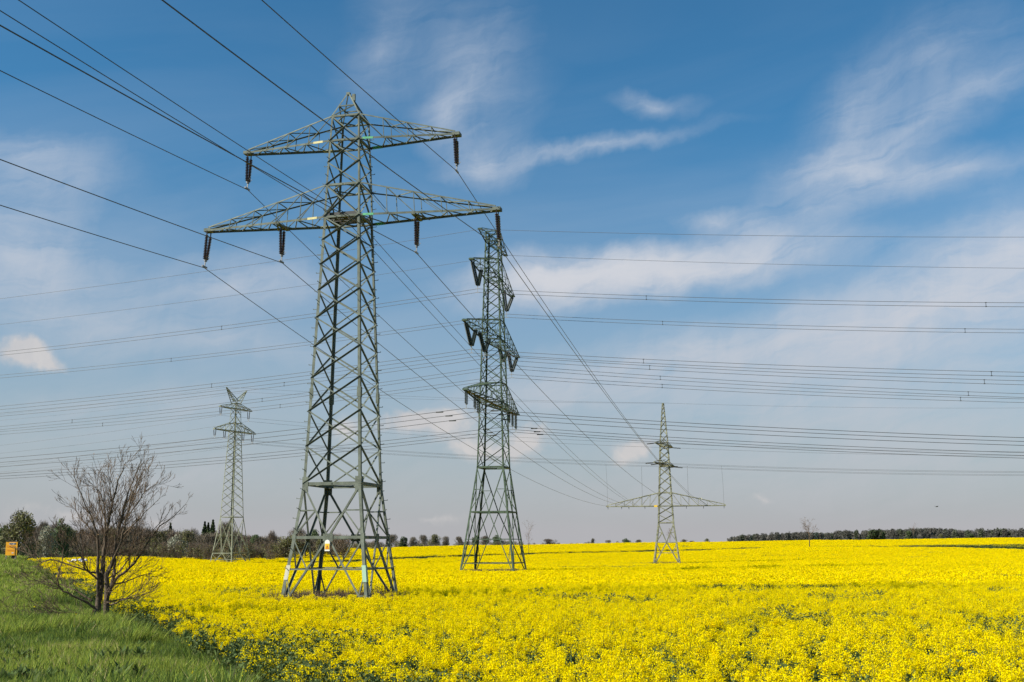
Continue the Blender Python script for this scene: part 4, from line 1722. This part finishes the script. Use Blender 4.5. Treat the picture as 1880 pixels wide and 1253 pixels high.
def build_field_tree():
    rng = random.Random(4)
    S = 45 / 2061.0
    g0 = min(gz(TREE_X, TREE_Y) + .12, at(186, 1139, TREE_Y)[2])

    def P(cx, cy, dep=0.0):           # tree-plane sketch units to metres around the stool
        return Vector(((cx - 612) / 3.297 * S * (.88 if cx > 612 else .95), dep * .9, (1178 - cy) / 3.297 * S * 0.99))
    root = tag(empty('bare_tree', (TREE_X, TREE_Y, g0)), 'leafless multi-stemmed small tree on the grass verge at the field corner', 'tree')
    trunk, crown = MB(), MB()

    def smooth(pts, n=4):
        out = []
        for i in range(len(pts) - 1):
            a = pts[max(i - 1, 0)]
            b, c = pts[i], pts[i + 1]
            d = pts[min(i + 2, len(pts) - 1)]
            for k in range(n):
                t = k / n
                out.append(0.5 * ((2 * b) + (c - a) * t + (2 * a - 5 * b + 4 * c - d) * t * t + (3 * b - a - 3 * c + d) * t ** 3))
        out.append(pts[-1])
        return out

    def wob(pts, amt):
        return [p + Vector((rng.gauss(0, amt), rng.gauss(0, amt), rng.gauss(0, amt))) if 0 < i < len(pts) - 1 else p for i, p in enumerate(pts)]

    def twig(base, d, L, r, lvl):
        n = 4 if lvl else 5
        pts = [base]
        dd = d.normalized()
        for i in range(n):
            dd = (dd + Vector((rng.gauss(0, .09), rng.gauss(0, .09), rng.gauss(0.05, .08)))).normalized()
            pts.append(pts[-1] + dd * (L / n))
        crown.tube(pts, [max(.0056, r * (1 - .75 * i / n)) for i in range(n + 1)], 3 if lvl else 4, 0, False)
        if lvl < 2:
            m = max(2, int(L * (4.4 if lvl == 0 else 3.8)))
            for _ in range(m):
                t = rng.uniform(.2, 1)
                j = min(int(t * n), n - 1)
                b = pts[j].lerp(pts[j + 1], t * n - j)
                ax = (pts[j + 1] - pts[j]).normalized()
                side = Vector((rng.gauss(0, 1), rng.gauss(0, 1), rng.gauss(.25, .8)))
                side = (side - ax * side.dot(ax)).normalized()
                nd = ax * rng.uniform(.9, 1.2) + side * rng.uniform(.4, .75)
                twig(b, nd, L * rng.uniform(.38, .68) * (1.1 - .4 * t), r * .5, lvl + 1)
        elif rng.random() < .02:
            c = pts[-1]
            u = Vector((rng.gauss(0, 1), rng.gauss(0, 1), rng.gauss(0, 1))).normalized() * .03
            v = u.orthogonal().normalized() * .022
            crown.quad(c - u, c + v, c + u, c - v, 1)

    def limb(pts, r0, r1, mb, dens, Lt, up=.5):
        q = wob(smooth(pts, 4), .016)
        n = len(q)
        rr = [r0 + (r1 - r0) * (i / (n - 1)) ** .8 for i in range(n)]
        mb.tube(q, rr, 7 if r0 > .05 else 5, 0)
        tot = sum((q[i + 1] - q[i]).length for i in range(n - 1))
        for _ in range(int(tot * dens)):
            t = rng.uniform(.12, 1) ** .85
            f = t * (n - 1)
            i = min(int(f), n - 2)
            b = q[i].lerp(q[i + 1], f - i)
            ax = (q[i + 1] - q[i]).normalized()
            side = Vector((rng.gauss(0, 1), rng.gauss(0, 1), rng.gauss(.1, .6)))
            side = (side - ax * side.dot(ax)).normalized()
            d = ax * .9 + side * .62 + Vector((0, 0, up * .3))
            twig(b, d, Lt * rng.uniform(.5, 1.15) * (1.12 - .6 * t), rr[i] * .42 if rr[i] * .42 < .016 else .016, 0)

    stems = [
        ([P(582, 1185), P(590, 1000, .05), P(600, 830, .1), P(610, 700, .05), P(622, 560, 0), P(650, 430, -.1), P(690, 280, -.15), P(738, 165, -.2)], .15, .012),
        ([P(645, 1185, -.1), P(655, 950, -.2), P(650, 850, -.25), P(690, 750, -.2), P(700, 600, -.1), P(715, 480, .1), P(752, 330, .2), P(818, 150, .3)], .135, .012),
        ([P(615, 1185, .35), P(622, 1000, .5), P(645, 850, .7), P(640, 700, .8), P(660, 560, .9), P(700, 400, 1.0), P(790, 260, 1.1)], .10, .012),
        ([P(590, 1000, .05), P(592, 830, -.3), P(590, 640, -.5), P(560, 530, -.6), P(500, 400, -.7), P(425, 245, -.8)], .085, .010),
        ([P(600, 830, .1), P(580, 600, .6), P(545, 420, .9), P(470, 300, 1.2)], .055, .009),
        ([P(650, 850, -.25), P(760, 640, -.7), P(800, 500, -.9), P(845, 350, -1.1), P(905, 240, -1.2)], .06, .009),
    ]
    for pts, r0, r1 in stems:
        limb(pts, r0, r1, trunk, 4.2, 1.7, .6)
    # flared, rough root collars
    for x, dp in ((582, 0), (645, -.1), (615, .35)):
        b = P(x, 1185, dp)
        for k in range(5):
            a = k * 1.26 + x
            o = Vector((math.cos(a) * .2, math.sin(a) * .2, -.08))
            trunk.tube([b + o, b + o * .45 + Vector((0, 0, .14)), b + Vector((0, 0, .5))], [.07, .08, .07], 6)
    limbs = [
        ([P(655, 950, -.2), P(740, 862, -.4), P(850, 775, -.5), P(920, 668, -.4), P(1000, 560, -.3), P(1090, 495, -.2), P(1165, 425, -.1)], .05, .005, 2.6),
        ([P(660, 1035, -.1), P(760, 1003, -.5), P(870, 972, -.8), P(960, 940, -1.0)], .03, .005, 4.5),
        ([P(650, 1010, .3), P(780, 990, .8), P(880, 960, 1.1)], .028, .005, 5),
        ([P(690, 905, -.2), P(780, 882, .3), P(865, 848, .6), P(940, 830, .8)], .028, .005, 3.5),
        ([P(575, 1050), P(480, 982, -.4), P(375, 925, -.6), P(362, 850, -.6), P(385, 760, -.7), P(390, 640, -.7)], .038, .006, 3.2),
        ([P(365, 928, -.6), P(240, 882, -.7), P(140, 836, -.7)], .018, .004, 3.5),
        ([P(560, 1085, -.1), P(450, 1070, -.5), P(330, 1062, -.8), P(190, 1080, -1.0), P(40, 1048, -1.1)], .024, .004, 4.5),
        ([P(552, 1060, .2), P(520, 1108, .3), P(420, 1118, .4), P(300, 1112, .4), P(195, 1106, .4), P(60, 1052, .3)], .026, .004, 3.0),
        ([P(545, 1005, .1), P(420, 945, .5), P(300, 915, .8), P(150, 895, 1.0), P(15, 962, 1.1)], .026, .004, 4.0),
        ([P(592, 840), P(520, 822, -.3), P(490, 742, -.4), P(400, 652, -.5), P(330, 560, -.6)], .035, .005, 3.2),
        ([P(520, 822, -.3), P(330, 762, -.5), P(228, 760, -.6), P(150, 672, -.6), P(132, 640, -.6)], .024, .005, 3.0),
        ([P(610, 700), P(545, 640, .4), P(450, 540, .6), P(385, 470, .7), P(350, 370, .8)], .03, .005, 3.5),
        ([P(640, 740), P(760, 700, .3), P(850, 640, .5), P(930, 560, .6), P(1010, 470, .7)], .028, .005, 3.5),
        ([P(700, 640), P(800, 560, -.2), P(880, 480, -.2), P(975, 400, -.2)], .028, .005, 3.5),
        ([P(690, 560), P(790, 440, .2), P(860, 340, .3), P(960, 290, .3)], .025, .005, 3.5),
        ([P(625, 560), P(560, 420, .2), P(520, 320, .2), P(430, 300, .2)], .025, .005, 3.5),
        ([P(650, 430), P(620, 300, .1), P(640, 200, .2)], .02, .005, 4),
        ([P(600, 900), P(680, 820, 1.0), P(720, 700, 1.5), P(740, 560, 1.9)], .03, .005, 3.5),
        ([P(600, 900), P(560, 800, -1.0), P(540, 650, -1.6), P(560, 500, -1.9)], .03, .005, 3.5),
        ([P(610, 1000), P(560, 930, 1.0), P(480, 860, 1.7)], .025, .005, 3.5),
        ([P(640, 1000), P(720, 930, -1.0), P(800, 840, -1.8)], .025, .005, 3.5),
    ]
    for pts, r0, r1, dens in limbs:
        limb(pts, r0 * 1.4, r1 * 1.5, crown, dens * 1.7, 1.25, .15)
    t = trunk.build('trunk', M_bark, root, smooth=True)
    crown.build('crown', [M_twig, M_deadleaf], root)


build_field_tree()

# background trees: unit-height prototypes, copied along the far hedgerows
M_lv_bud = mat('olive_buds', (0.145, 0.145, 0.052), 0.8, trans=0.2, island=0.4)
M_lv_green = mat('fresh_green_leaves', (0.085, 0.120, 0.045), 0.8, trans=0.2, island=0.4)
M_lv_dark = mat('evergreen_leaves', (0.045, 0.066, 0.018), 0.7, island=0.4)
M_lv_white = mat('white_blossom', (0.30, 0.30, 0.22), 0.8, trans=0.2, island=0.3)
M_tw_bg = mat('hedgerow_twigs', (0.135, 0.112, 0.078), 0.9, island=0.35)
M_tw_red = mat('reddish_twigs', (0.140, 0.105, 0.076), 0.9, island=0.35)


def crown_points(rng, n, w, z0, z1, lobes=9):
    """points spread through a lumpy crown: several overlapping ellipsoid clumps with gaps"""
    cs = []
    for i in range(lobes):
        a, rr = rng.uniform(0, 6.283), rng.uniform(.05, .62) * w
        zc = rng.uniform(z0 + .18 * (z1 - z0), z1 - .16 * (z1 - z0))
        shrink = 1 - .45 * ((zc - z0) / (z1 - z0)) ** 2
        cs.append((math.cos(a) * rr * shrink, math.sin(a) * rr * shrink, zc, rng.uniform(.16, .30) * w * 1.3, rng.uniform(.10, .17) * (z1 - z0) * 1.5))
    cs.append((0, 0, z1 - .17 * (z1 - z0), .28 * w, .17 * (z1 - z0)))
    pts = []
    per = n // len(cs) + 1
    for (x, y, z, r, h) in cs:
        v = unit(rng, per)
        rad = rng.uniform(.25, 1, per) ** .5
        pts.append(np.stack([x + v[:, 0] * rad * r, y + v[:, 1] * rad * r, z + v[:, 2] * rad * h], 1))
    return np.concatenate(pts)


def proto_tree(kind, seed):
    """returns (trunk mesh, crown mesh) for a tree of unit height"""
    rng = np.random.default_rng(seed)
    tr = MB()
    leafm = {'bare': M_tw_bg, 'russet': M_tw_red, 'bud': M_lv_bud, 'green': M_lv_green, 'conifer': M_lv_dark, 'blossom': M_lv_white, 'evergreen': M_lv_dark, 'shrub': M_tw_red}[kind]
    g = []
    if kind == 'conifer':
        tr.tube([(0, 0, 0), (0, 0, .5), (0, 0, .98)], [.022, .014, .003], 6)
        n = 1500
        z = rng.uniform(.1, .99, n)
        lay = np.round(z * 15) / 15 + rng.normal(0, .012, n)
        r = (1.02 - lay) * .21 * rng.uniform(.2, 1.15, n)
        a = rng.uniform(0, 6.283, n)
        c = np.stack([np.cos(a) * r, np.sin(a) * r, lay - r * .25], 1)
        g.append((facing_quads(c, unit(rng, n, .8), np.full(n, .035), np.full(n, .055), rng), 0))
        return tr, g, [leafm]
    h0 = {'bare': .2, 'russet': .15, 'bud': .14, 'green': .12, 'blossom': .12, 'evergreen': .04, 'shrub': .0}[kind]
    w = {'bare': .42, 'russet': .45, 'bud': .5, 'green': .45, 'blossom': .6, 'evergreen': .5, 'shrub': .85}[kind]
    tr.tube([(0, 0, -.02), (.01, 0, .2), (-.01, .01, .45), (.01, 0, .8)], [.03, .022, .015, .004], 6)
    limbs = []
    for i in range(9):
        a = i * 2.4 + rng.uniform(0, 1)
        z = rng.uniform(.16, .5)
        L = rng.uniform(.55, .95) * w
        p = Vector((0, 0, z))
        q = Vector((math.cos(a) * L * .55, math.sin(a) * L * .55, z + .17))
        e = Vector((math.cos(a) * L * .85, math.sin(a) * L * .85, min(.93, z + .42)))
        tr.tube([p, q, e], [.011, .007, .002], 4)
        limbs.append((p, q, e))
    if kind in ('bare', 'russet', 'shrub'):
        n = 2600
        c = crown_points(rng, n, w, h0, 1.0, 14)
        n = len(c)
        d = c - np.array([0, 0, .32])
        d /= np.linalg.norm(d, axis=1, keepdims=True) + 1e-6
        d = d + rng.normal(0, .45, (n, 3)) + np.array([0, 0, .35])
        L = rng.uniform(.03, .085, n)[:, None]
        g.append((strip_quads(c - d * L * .5, c + d * L * .5, np.full(n, .0065), rng), 0))
        if kind == 'shrub':
            m = 260
            cc = crown_points(rng, m, w, .05, .9, 8)
            g.append((facing_quads(cc, unit(rng, len(cc)), np.full(len(cc), .04), np.full(len(cc), .06), rng), 1))
            return tr, g, [leafm, M_lv_bud]
        return tr, g, [leafm]
    n = {'bud': 2600, 'green': 2400, 'blossom': 2000, 'evergreen': 2600}[kind]
    c = crown_points(rng, n, w, h0, 1.0, 15)
    n = len(c)
    s = .032 if kind != 'evergreen' else .04
    if kind == 'bud':
        s = .024
    g.append((facing_quads(c, unit(rng, n, .3), rng.uniform(.6, 1.3, n) * s, rng.uniform(.6, 1.4, n) * s, rng), 0))
    if kind in ('bud', 'blossom'):
        c2 = crown_points(rng, 1300, w, h0, 1.0, 12)
        d = c2 - np.array([0, 0, .3]) + rng.normal(0, .2, c2.shape)
        d /= np.linalg.norm(d, axis=1, keepdims=True) + 1e-6
        g.append((strip_quads(c2 - d * .03, c2 + d * .03, np.full(len(c2), .006), rng), 1))
        return tr, g, [leafm, M_tw_bg]
    return tr, g, [leafm]


PROTO = {}


def proto(kind, var):
    if (kind, var) not in PROTO:
        tr, g, mats = proto_tree(kind, hash_kind(kind) + var)
        t = tr.build('trunk', M_tw_bg, None, smooth=True, link=False).data
        PROTO[(kind, var)] = (t, quads_to_mesh('crown', g, mats))
    return PROTO[(kind, var)]


def hash_kind(k):
    return sum(ord(c) * (i + 3) for i, c in enumerate(k)) * 10


NAMES = {'bare': 'bare_tree', 'russet': 'bare_tree', 'bud': 'budding_tree', 'green': 'leafy_tree', 'conifer': 'conifer', 'blossom': 'blossom_shrub', 'evergreen': 'evergreen_bush', 'shrub': 'hedge_shrub'}
CATS = {'bare': 'tree', 'russet': 'tree', 'bud': 'tree', 'green': 'tree', 'conifer': 'conifer', 'blossom': 'shrub', 'evergreen': 'bush', 'shrub': 'shrub'}


def place(kind, var, px, top, d, wpx, label, group=None, base=None):
    x = (px - 940) / 2061 * d
    g = gz(x, d) - 0.15
    ztop = at(px, top, d)[2]
    h = max(1.0, ztop - g)
    t, c = proto(kind, var)
    o = tag(empty(NAMES[kind], (x, d, g), (var * 1.7 + px * .37) % 6.28), label, CATS[kind], group)
    unitw = {'bare': .42, 'russet': .45, 'bud': .5, 'green': .45, 'blossom': .6, 'evergreen': .5, 'shrub': .85, 'conifer': .2}[kind] * 2.0
    sx = (wpx / 2061 * d) / unitw * 1.32 if wpx else h
    o.scale = (sx, sx, h)
    for nm, me in (('trunk', t), ('crown', c)):
        ch = bpy.data.objects.new(nm, me)
        COL.objects.link(ch)
        ch.parent = o
    return o


GL = 'trees of the hedgerow behind the field on the left'
T_NEAR = [  # kind, x, top, distance, width, label
    ('bud', 30, 936, 190, 84, 'big round olive-green budding tree behind the orange sign'),
    ('bud', -40, 950, 200, 80, 'budding tree at the left border beside the road'),
    ('green', 4, 966, 230, 40, 'fresh green tree beside the road left of the orange sign'),
    ('blossom', 84, 966, 215, 34, 'pale blossoming shrub between the orange sign and the field corner'),
    ('green', 108, 951, 240, 38, 'green-topped tree just left of the bare verge tree'),
    ('bare', 78, 957, 290, 36, 'brown leafless tree right of the big olive tree'),
    ('conifer', 310, 963, 320, 0, 'lone dark conifer to the right of the bare verge tree'),
    ('blossom', 324, 981, 270, 44, 'white blossoming shrub below the lone dark conifer'),
    ('conifer', 373, 960, 330, 0, 'leftmost of three dark conifers beside the slim left pylon'),
    ('conifer', 379.5, 961.5, 332, 0, 'middle one of three dark conifers beside the slim left pylon'),
    ('conifer', 388, 956.5, 328, 0, 'tallest, rightmost of three dark conifers beside the slim left pylon'),
    ('bare', 412, 958, 300, 46, 'wide domed leafless tree seen through the slim left pylon'),
    ('green', 466, 981, 290, 24, 'small green tree right of the slim left pylon'),
    ('russet', 497, 974, 300, 36, 'russet leafless tree left of the nearest pylon'),
    ('green', 575, 972, 330, 26, 'green tree seen through the base of the nearest pylon'),
    ('bare', 547, 970, 320, 46, 'tall leafless tree seen through the left leg of the nearest pylon'),
    ('bare', 718, 981, 520, 26, 'leafless tree just right of the nearest pylon'),
    ('evergreen', 740, 985, 500, 18, 'round dark green bush right of the nearest pylon'),
    ('bare', 757, 986, 520, 20, 'thin leafless tree right of the round dark green bush'),
    ('bare', 777, 982, 540, 22, 'leafless tree between the round dark bush and the wide domed tree'),
    ('bud', 797, 981, 500, 30, 'wide domed budding tree between the nearest and the tall mid pylon'),
    ('bare', 818, 985, 560, 18, 'pale leafless tree right of the wide domed budding tree'),
    ('bare', 842, 985, 560, 24, 'leafless tree left of the tall mid pylon'),
    ('evergreen', 872, 983, 560, 16, 'dark evergreen bush seen through the left leg of the tall mid pylon'),
    ('bare', 890, 984, 580, 26, 'leafless tree seen through the middle of the tall mid pylon'),
    ('green', 910, 982, 590, 22, 'green tree seen through the middle of the tall mid pylon'),
    ('russet', 1007, 990, 600, 32, 'low rounded russet clump right of the tall mid pylon'),
    ('shrub', 1079, 994, 620, 9, 'small shrub left of a thin crest tree'),
    ('bare', 1087, 988.5, 620, 12, 'thin leafless tree on the crest left of the pale spire pylon'),
    ('russet', 1115, 992, 640, 13, 'small russet tree on the crest left of the pale spire pylon'),
    ('shrub', 1132, 993.5, 640, 11, 'small shrub on the crest left of a green tree'),
    ('green', 1148, 988.5, 640, 18, 'rounded green tree on the crest left of the pale spire pylon'),
    ('bare', 1171, 991, 660, 18, 'brown tree on the crest right of a rounded green tree'),
    ('bare', 1254, 990.5, 660, 18, 'brown tree on the crest touching the right leg of the pale spire pylon'),
    ('bare', 1270, 993, 660, 14, 'low brown tree on the crest right of the pale spire pylon'),
    ('bud', 1297, 989, 660, 14, 'budding tree on the crest left of the right-hand wood'),
    ('evergreen', 1606, 972, 520, 44, 'large dark green bush in front of the wood'),
    ('evergreen', 1669, 975, 540, 18, 'small dark green bush right of the large bush'),
    ('evergreen', 1783, 980, 540, 14, 'smallest dark green bush in front of the wood at far right'),
    ('bud', 1726, 980, 560, 14, 'olive bush between two dark green bushes before the wood'),
]
for i, (kd, px, tp, d, w, lb) in enumerate(T_NEAR):
    place(kd, i % 3, px, tp, d, w, lb)
rt = random.Random(9)
for i, px in enumerate(range(56, 640, 13)):
    kd = rt.choice(['bare', 'russet', 'bud', 'bud', 'russet', 'bare'])
    top = np.interp(px, [0, 100, 250, 300, 400, 450, 520, 560, 640], [962, 966, 968, 974, 974, 982, 981, 982, 986]) + rt.uniform(-3, 7)
    place(kd, rt.randrange(3), px + rt.uniform(-4, 4), top, rt.uniform(285, 330), rt.uniform(44, 66), {'bare': 'brown leafless tree in the hedgerow behind the far left field edge', 'russet': 'russet leafless tree in the hedgerow behind the far left field edge', 'bud': 'olive budding tree in the hedgerow behind the far left field edge'}[kd], GL)
for i, px in enumerate(range(40, 700, 12)):
    top = np.interp(px, [0, 300, 450, 640, 700], [1000, 996, 994, 993, 992]) + rt.uniform(-4, 4)
    place('shrub', rt.randrange(3), px + rt.uniform(-4, 4), top, rt.uniform(262, 285) if px < 520 else rt.uniform(420, 450), rt.uniform(26, 40), 'low brown hedge shrub under the distant trees on the left', 'hedge shrubs along the far left field edge')
for i, px in enumerate(range(690, 960, 11)):
    place('shrub', rt.randrange(3), px + rt.uniform(-4, 4), 993 + rt.uniform(-2, 3), rt.uniform(560, 600), rt.uniform(14, 26), 'low brown shrub on the skyline between the nearest and tall mid pylons', 'shrubs on the middle skyline')
for i, px in enumerate(range(965, 1320, 16)):
    place('shrub', rt.randrange(3), px + rt.uniform(-5, 5), 996.5 + rt.uniform(-1.2, 1.5), rt.uniform(640, 680), rt.uniform(12, 22), 'tiny dark shrub on the crest near the pale spire pylon', 'shrubs on the right skyline')


def thin_tree(px, top, d, spread, label, fork=.35, seed=1, fine=1.0):
    """slender bare standard tree with a small fine crown"""
    rng = random.Random(seed)
    x = (px - 940) / 2061 * d
    g = gz(x, d) - .1
    h = at(px, top, d)[2] - g
    o = tag(empty('bare_tree', (x, d, g)), label, 'tree')
    t, c = MB(), MB()
    t.tube([(0, 0, 0), (.05 * h * .1, 0, h * .4), (0, 0, h * .75)], [.14 * fine, .10 * fine, .04 * fine], 6)

    def br(p, dr, L, r, lv):
        q = p + dr * L * .5 + Vector((rng.gauss(0, .05), rng.gauss(0, .05), 0)) * L
        e = q + (dr + Vector((rng.gauss(0, .25), rng.gauss(0, .25), .15))).normalized() * L * .5
        c.tube([p, q, e], [r * fine, r * .7 * fine, r * .4 * fine], 3, 0, False)
        if lv < 3:
            for _ in range(3 if lv < 2 else 2):
                nd = (dr + Vector((rng.gauss(0, .6), rng.gauss(0, .6), rng.gauss(.1, .4)))).normalized()
                br(q.lerp(e, rng.random()), nd, L * .6, max(.018, r * .55), lv + 1)
    for i in range(11):
        z = h * rng.uniform(fork, .75)
        a = rng.uniform(0, 6.28)
        br(Vector((0, 0, z)), Vector((math.cos(a) * spread, math.sin(a) * spread, .8)).normalized(), h * rng.uniform(.16, .28), .05, 0)
    t.build('trunk', M_bark, o, smooth=True)
    c.build('crown', M_twig, o)


thin_tree(1485, 949, 362, .75, 'slender leafless tree standing alone in the field before the right-hand wood', .42, 3, 1.15)
thin_tree(969, 964, 330, .35, 'very thin leafless sapling just right of the tall mid pylon', .2, 5, .45)
thin_tree(1229, 972, 430, .3, 'very thin leafless sapling seen between the legs of the pale spire pylon', .2, 6, .6)
thin_tree(1677, 962, 560, .35, 'faint slim leafless tree rising before the wood beside a small bush', .3, 8, .6)


def build_wood():
    """the far wood on the right reads as one dark mass of bare crowns"""
    rng = np.random.default_rng(77)
    groups = []
    trunks = []
    for i in range(480):
        px = rng.uniform(1335, 2250)
        d = rng.uniform(760, 900)
        top = np.interp(px, [1335, 1360, 1420, 1500, 1600, 1700, 1760, 1880, 2250], [988, 983, 978, 977, 973, 970, 972, 970, 970]) + rng.uniform(-1.2, 4)
        x = (px - 940) / 2061 * d
        zt = at(px, top, d)[2]
        h = rng.uniform(9, 13)
        w = rng.uniform(4.5, 8)
        c = crown_points(rng, 1100, w * .85, 0, h, 8) + np.array([x, d, zt - h])
        dr = unit(rng, len(c), .8)
        k = rng.random()
        mi = 1 if k < .16 else (2 if k < .22 else (3 if k < .45 else 0))
        if mi in (1, 2):
            groups.append((facing_quads(c, dr, np.full(len(c), .4), np.full(len(c), .5), rng), mi))
        else:
            groups.append((facing_quads(c, dr, np.full(len(c), .32), np.full(len(c), .5), rng), mi))
        a = np.array([[x, d, zt - h - 8.0]])
        groups.append((strip_quads(a, a + np.array([[0.2, 0, h + 3.0]]), np.array([.5]), rng), 0))
    # understorey so that no sky shows between the stems
    n = 9000
    px = rng.uniform(1335, 2250, n)
    d = rng.uniform(790, 890, n)
    x = (px - 940) / 2061 * d
    lo = np.array([at(p, 996, q)[2] for p, q in zip(px, d)])
    hi = np.interp(px, [1335, 1360, 1420, 1500, 1600, 1700, 1880, 2250], [990, 987, 983, 982, 979, 977, 977, 977])
    hi = np.array([at(p, t, q)[2] for p, t, q in zip(px, hi, d)])
    c = np.stack([x, d, lo - 4 + (hi - lo + 4) * rng.random(n)], 1)
    groups.append((facing_quads(c, unit(rng, n), np.full(n, 1.5), np.full(n, 1.6), rng), 3))
    me = quads_to_mesh('distant_wood', groups, [mat('wood_twigs', (0.082, 0.079, 0.064), .9, island=.15), mat('wood_green', (0.066, 0.076, 0.042), .9, island=.3), mat('wood_conifer', (0.045, 0.062, 0.048), .9, island=.3), mat('wood_russet', (0.080, 0.073, 0.058), .9, island=.15)])  # twig colour greyed slightly, distance haze painted into it
    o = bpy.data.objects.new('distant_wood', me)
    COL.objects.link(o)
    tag(o, 'long dark leafless wood on the skyline at the right', 'wood', kind='stuff')


build_wood()

# ------------------------------------------------------------------ orange site board by the road
M_or = mat('orange_board', (0.95, 0.43, 0.012), 0.5, var=0.05, scale=2)
M_post = mat('weathered_timber', (0.34, 0.29, 0.22), 0.85, var=0.25, scale=4)


def build_sign():
    d = 130.0
    c = at(20, 1024, d)
    g = gz(c.x, d)
    S = d / 2061
    z0 = at(20, 1020, d)[2]
    z1 = at(20, 995.5, d)[2]
    w, h = 20.5 * S, z1 - z0
    g = min(g, z0 - .25)
    o = tag(empty('site_sign', (c.x, d, g), R(4)), 'orange-yellow notice board on two pale posts by the road', 'sign')
    b = MB()
    zc = (z0 + z1) / 2 - g
    b.box((0, 0, zc), (w / 2, 0, 0), (0, .025, 0), (0, 0, h / 2))
    board = b.build('board', M_or, o)
    b = MB()
    b.box((.12, .03, zc + h * .5 + .05), (w * .34, 0, 0), (0, .02, 0), (0, 0, .045))
    b.build('top_rail', S_dark, board)
    for x in (-w * .44, w * .36):
        b = MB()
        b.box((x, .09, (z0 - g) * .5 - .2), (.045, 0, 0), (0, .045, 0), (0, 0, (z0 - g) * .5 + .3))
        b.box((x, .09, zc), (.045, 0, 0), (0, .045, 0), (0, 0, h * .5))
        b.build('post', M_post, o)
    # header panel with dark emblem shapes
    b = MB()
    b.box((.10, -.03, zc + h * .37), (w * .30, 0, 0), (0, .004, 0), (0, 0, h * .065))
    hp = b.build('header_panel', mat('header_grey', (0.50, 0.53, 0.58), .5), board)
    b = MB()
    for x0, ww in ((-.22, .10), (-.02, .07), (.2, .04)):
        b.box((.10 + x0, -.037, zc + h * .37), (ww, 0, 0), (0, .003, 0), (0, 0, h * .035))
    b.box((.10 + .33, -.037, zc + h * .37), (.05, 0, 0), (0, .003, 0), (0, 0, h * .06))
    b.build('header_lettering', S_dark, hp)
    b = MB()
    for zz, x0, x1 in ((.20, -.42, .2), (.11, -.38, .3), (-.1, -.4, .25), (-.17, -.3, .34)):
        b.box(((x0 + x1) / 2 * w, -.029, zc + zz * h), ((x1 - x0) / 2 * w, 0, 0), (0, .004, 0), (0, 0, .018))
    b.build('red_lettering', mat('red_lettering', (.62, .12, .02), .5), board)
    b = MB()
    pts = [(-.06, -.30), (.05, -.26), (.16, -.30), (.12, -.35), (-.02, -.36)]
    b.add([(x * w + .1, -.034, zc + z * h) for x, z in pts], [(0, 4, 3, 2, 1)])
    b.build('white_emblem', mat('emblem_white', (.7, .62, .55), .5), board)
    b = MB()
    b.box((w * .33, -.05, zc - h * .2), (.018, 0, 0), (0, .018, 0), (0, 0, h * .27))
    b.build('side_stake', S_dark, board)
    # dark box leaning behind the board
    b = MB()
    b.box((.12, .5, .35), (.22, 0, 0), (0, .18, 0), (0, 0, .45))
    b.box((.12, .5, .83), (.26, 0, 0), (0, .22, 0), (0, 0, .03))
    bx = b.build('cable_cabinet', mat('dark_cabinet', (.03, .032, .035), .6), None)
    bx.location = (c.x, d, g)
    tag(bx, 'small dark cabinet behind the orange board', 'cabinet')


build_sign()


def build_sheet():
    """pale crumpled sheet caught on the crop in the far left corner"""
    d = 150.0
    c = at(143, 1030.5, d)
    S = d / 2061
    rng = np.random.default_rng(3)
    nx, ny = 22, 9
    V = []
    for j in range(ny):
        for i in range(nx):
            u, v = i / (nx - 1) - .5, j / (ny - 1) - .5
            z = .22 * math.cos(u * 2.6) + .10 * math.sin(u * 17 + v * 5) + .07 * math.sin(v * 13 + u * 7) + rng.normal(0, .02)
            V.append((c.x + u * 26 * S, d + v * 2.6, c.z + z - .05 + v * .1))
    F = [(j * nx + i, j * nx + i + 1, (j + 1) * nx + i + 1, (j + 1) * nx + i) for j in range(ny - 1) for i in range(nx - 1)]
    me = np_mesh('plastic_sheet', np.array(V), np.array(F), [mat('pale_plastic', (.72, .70, .74), .4)])
    o = bpy.data.objects.new('plastic_sheet', me)
    COL.objects.link(o)
    md = o.modifiers.new('thickness', 'SOLIDIFY')
    md.thickness = .02
    tag(o, 'white crumpled sheet lying on the yellow crop behind the bare verge tree', 'plastic sheet')


build_sheet()


def build_bird():
    p = at(1720, 931, 160)
    o = MB()
    o.tube([(-.22, 0, 0), (-.12, 0, .03), (0, 0, .04), (.12, 0, .035), (.2, 0, .05), (.25, 0, .04)], [.015, .05, .065, .05, .035, .008], 8)
    for s in (-1, 1):
        o.add([(-.08, s * .04, .05), (.08, s * .04, .05), (.06, s * .25, .14), (-.06, s * .27, .14), (.0, s * .5, .09), (-.05, s * .5, .09)], [(0, 1, 2, 3), (3, 2, 4, 5)])
    o.add([(-.2, .02, 0), (-.2, -.02, 0), (-.36, -.07, 0), (-.36, .07, 0)], [(0, 1, 2, 3)])
    b = o.build('bird', S_dark)
    b.location = p
    b.rotation_euler = (0, 0, R(20))
    tag(b, 'tiny dark bird flying in the grey sky at right', 'bird')


build_bird()
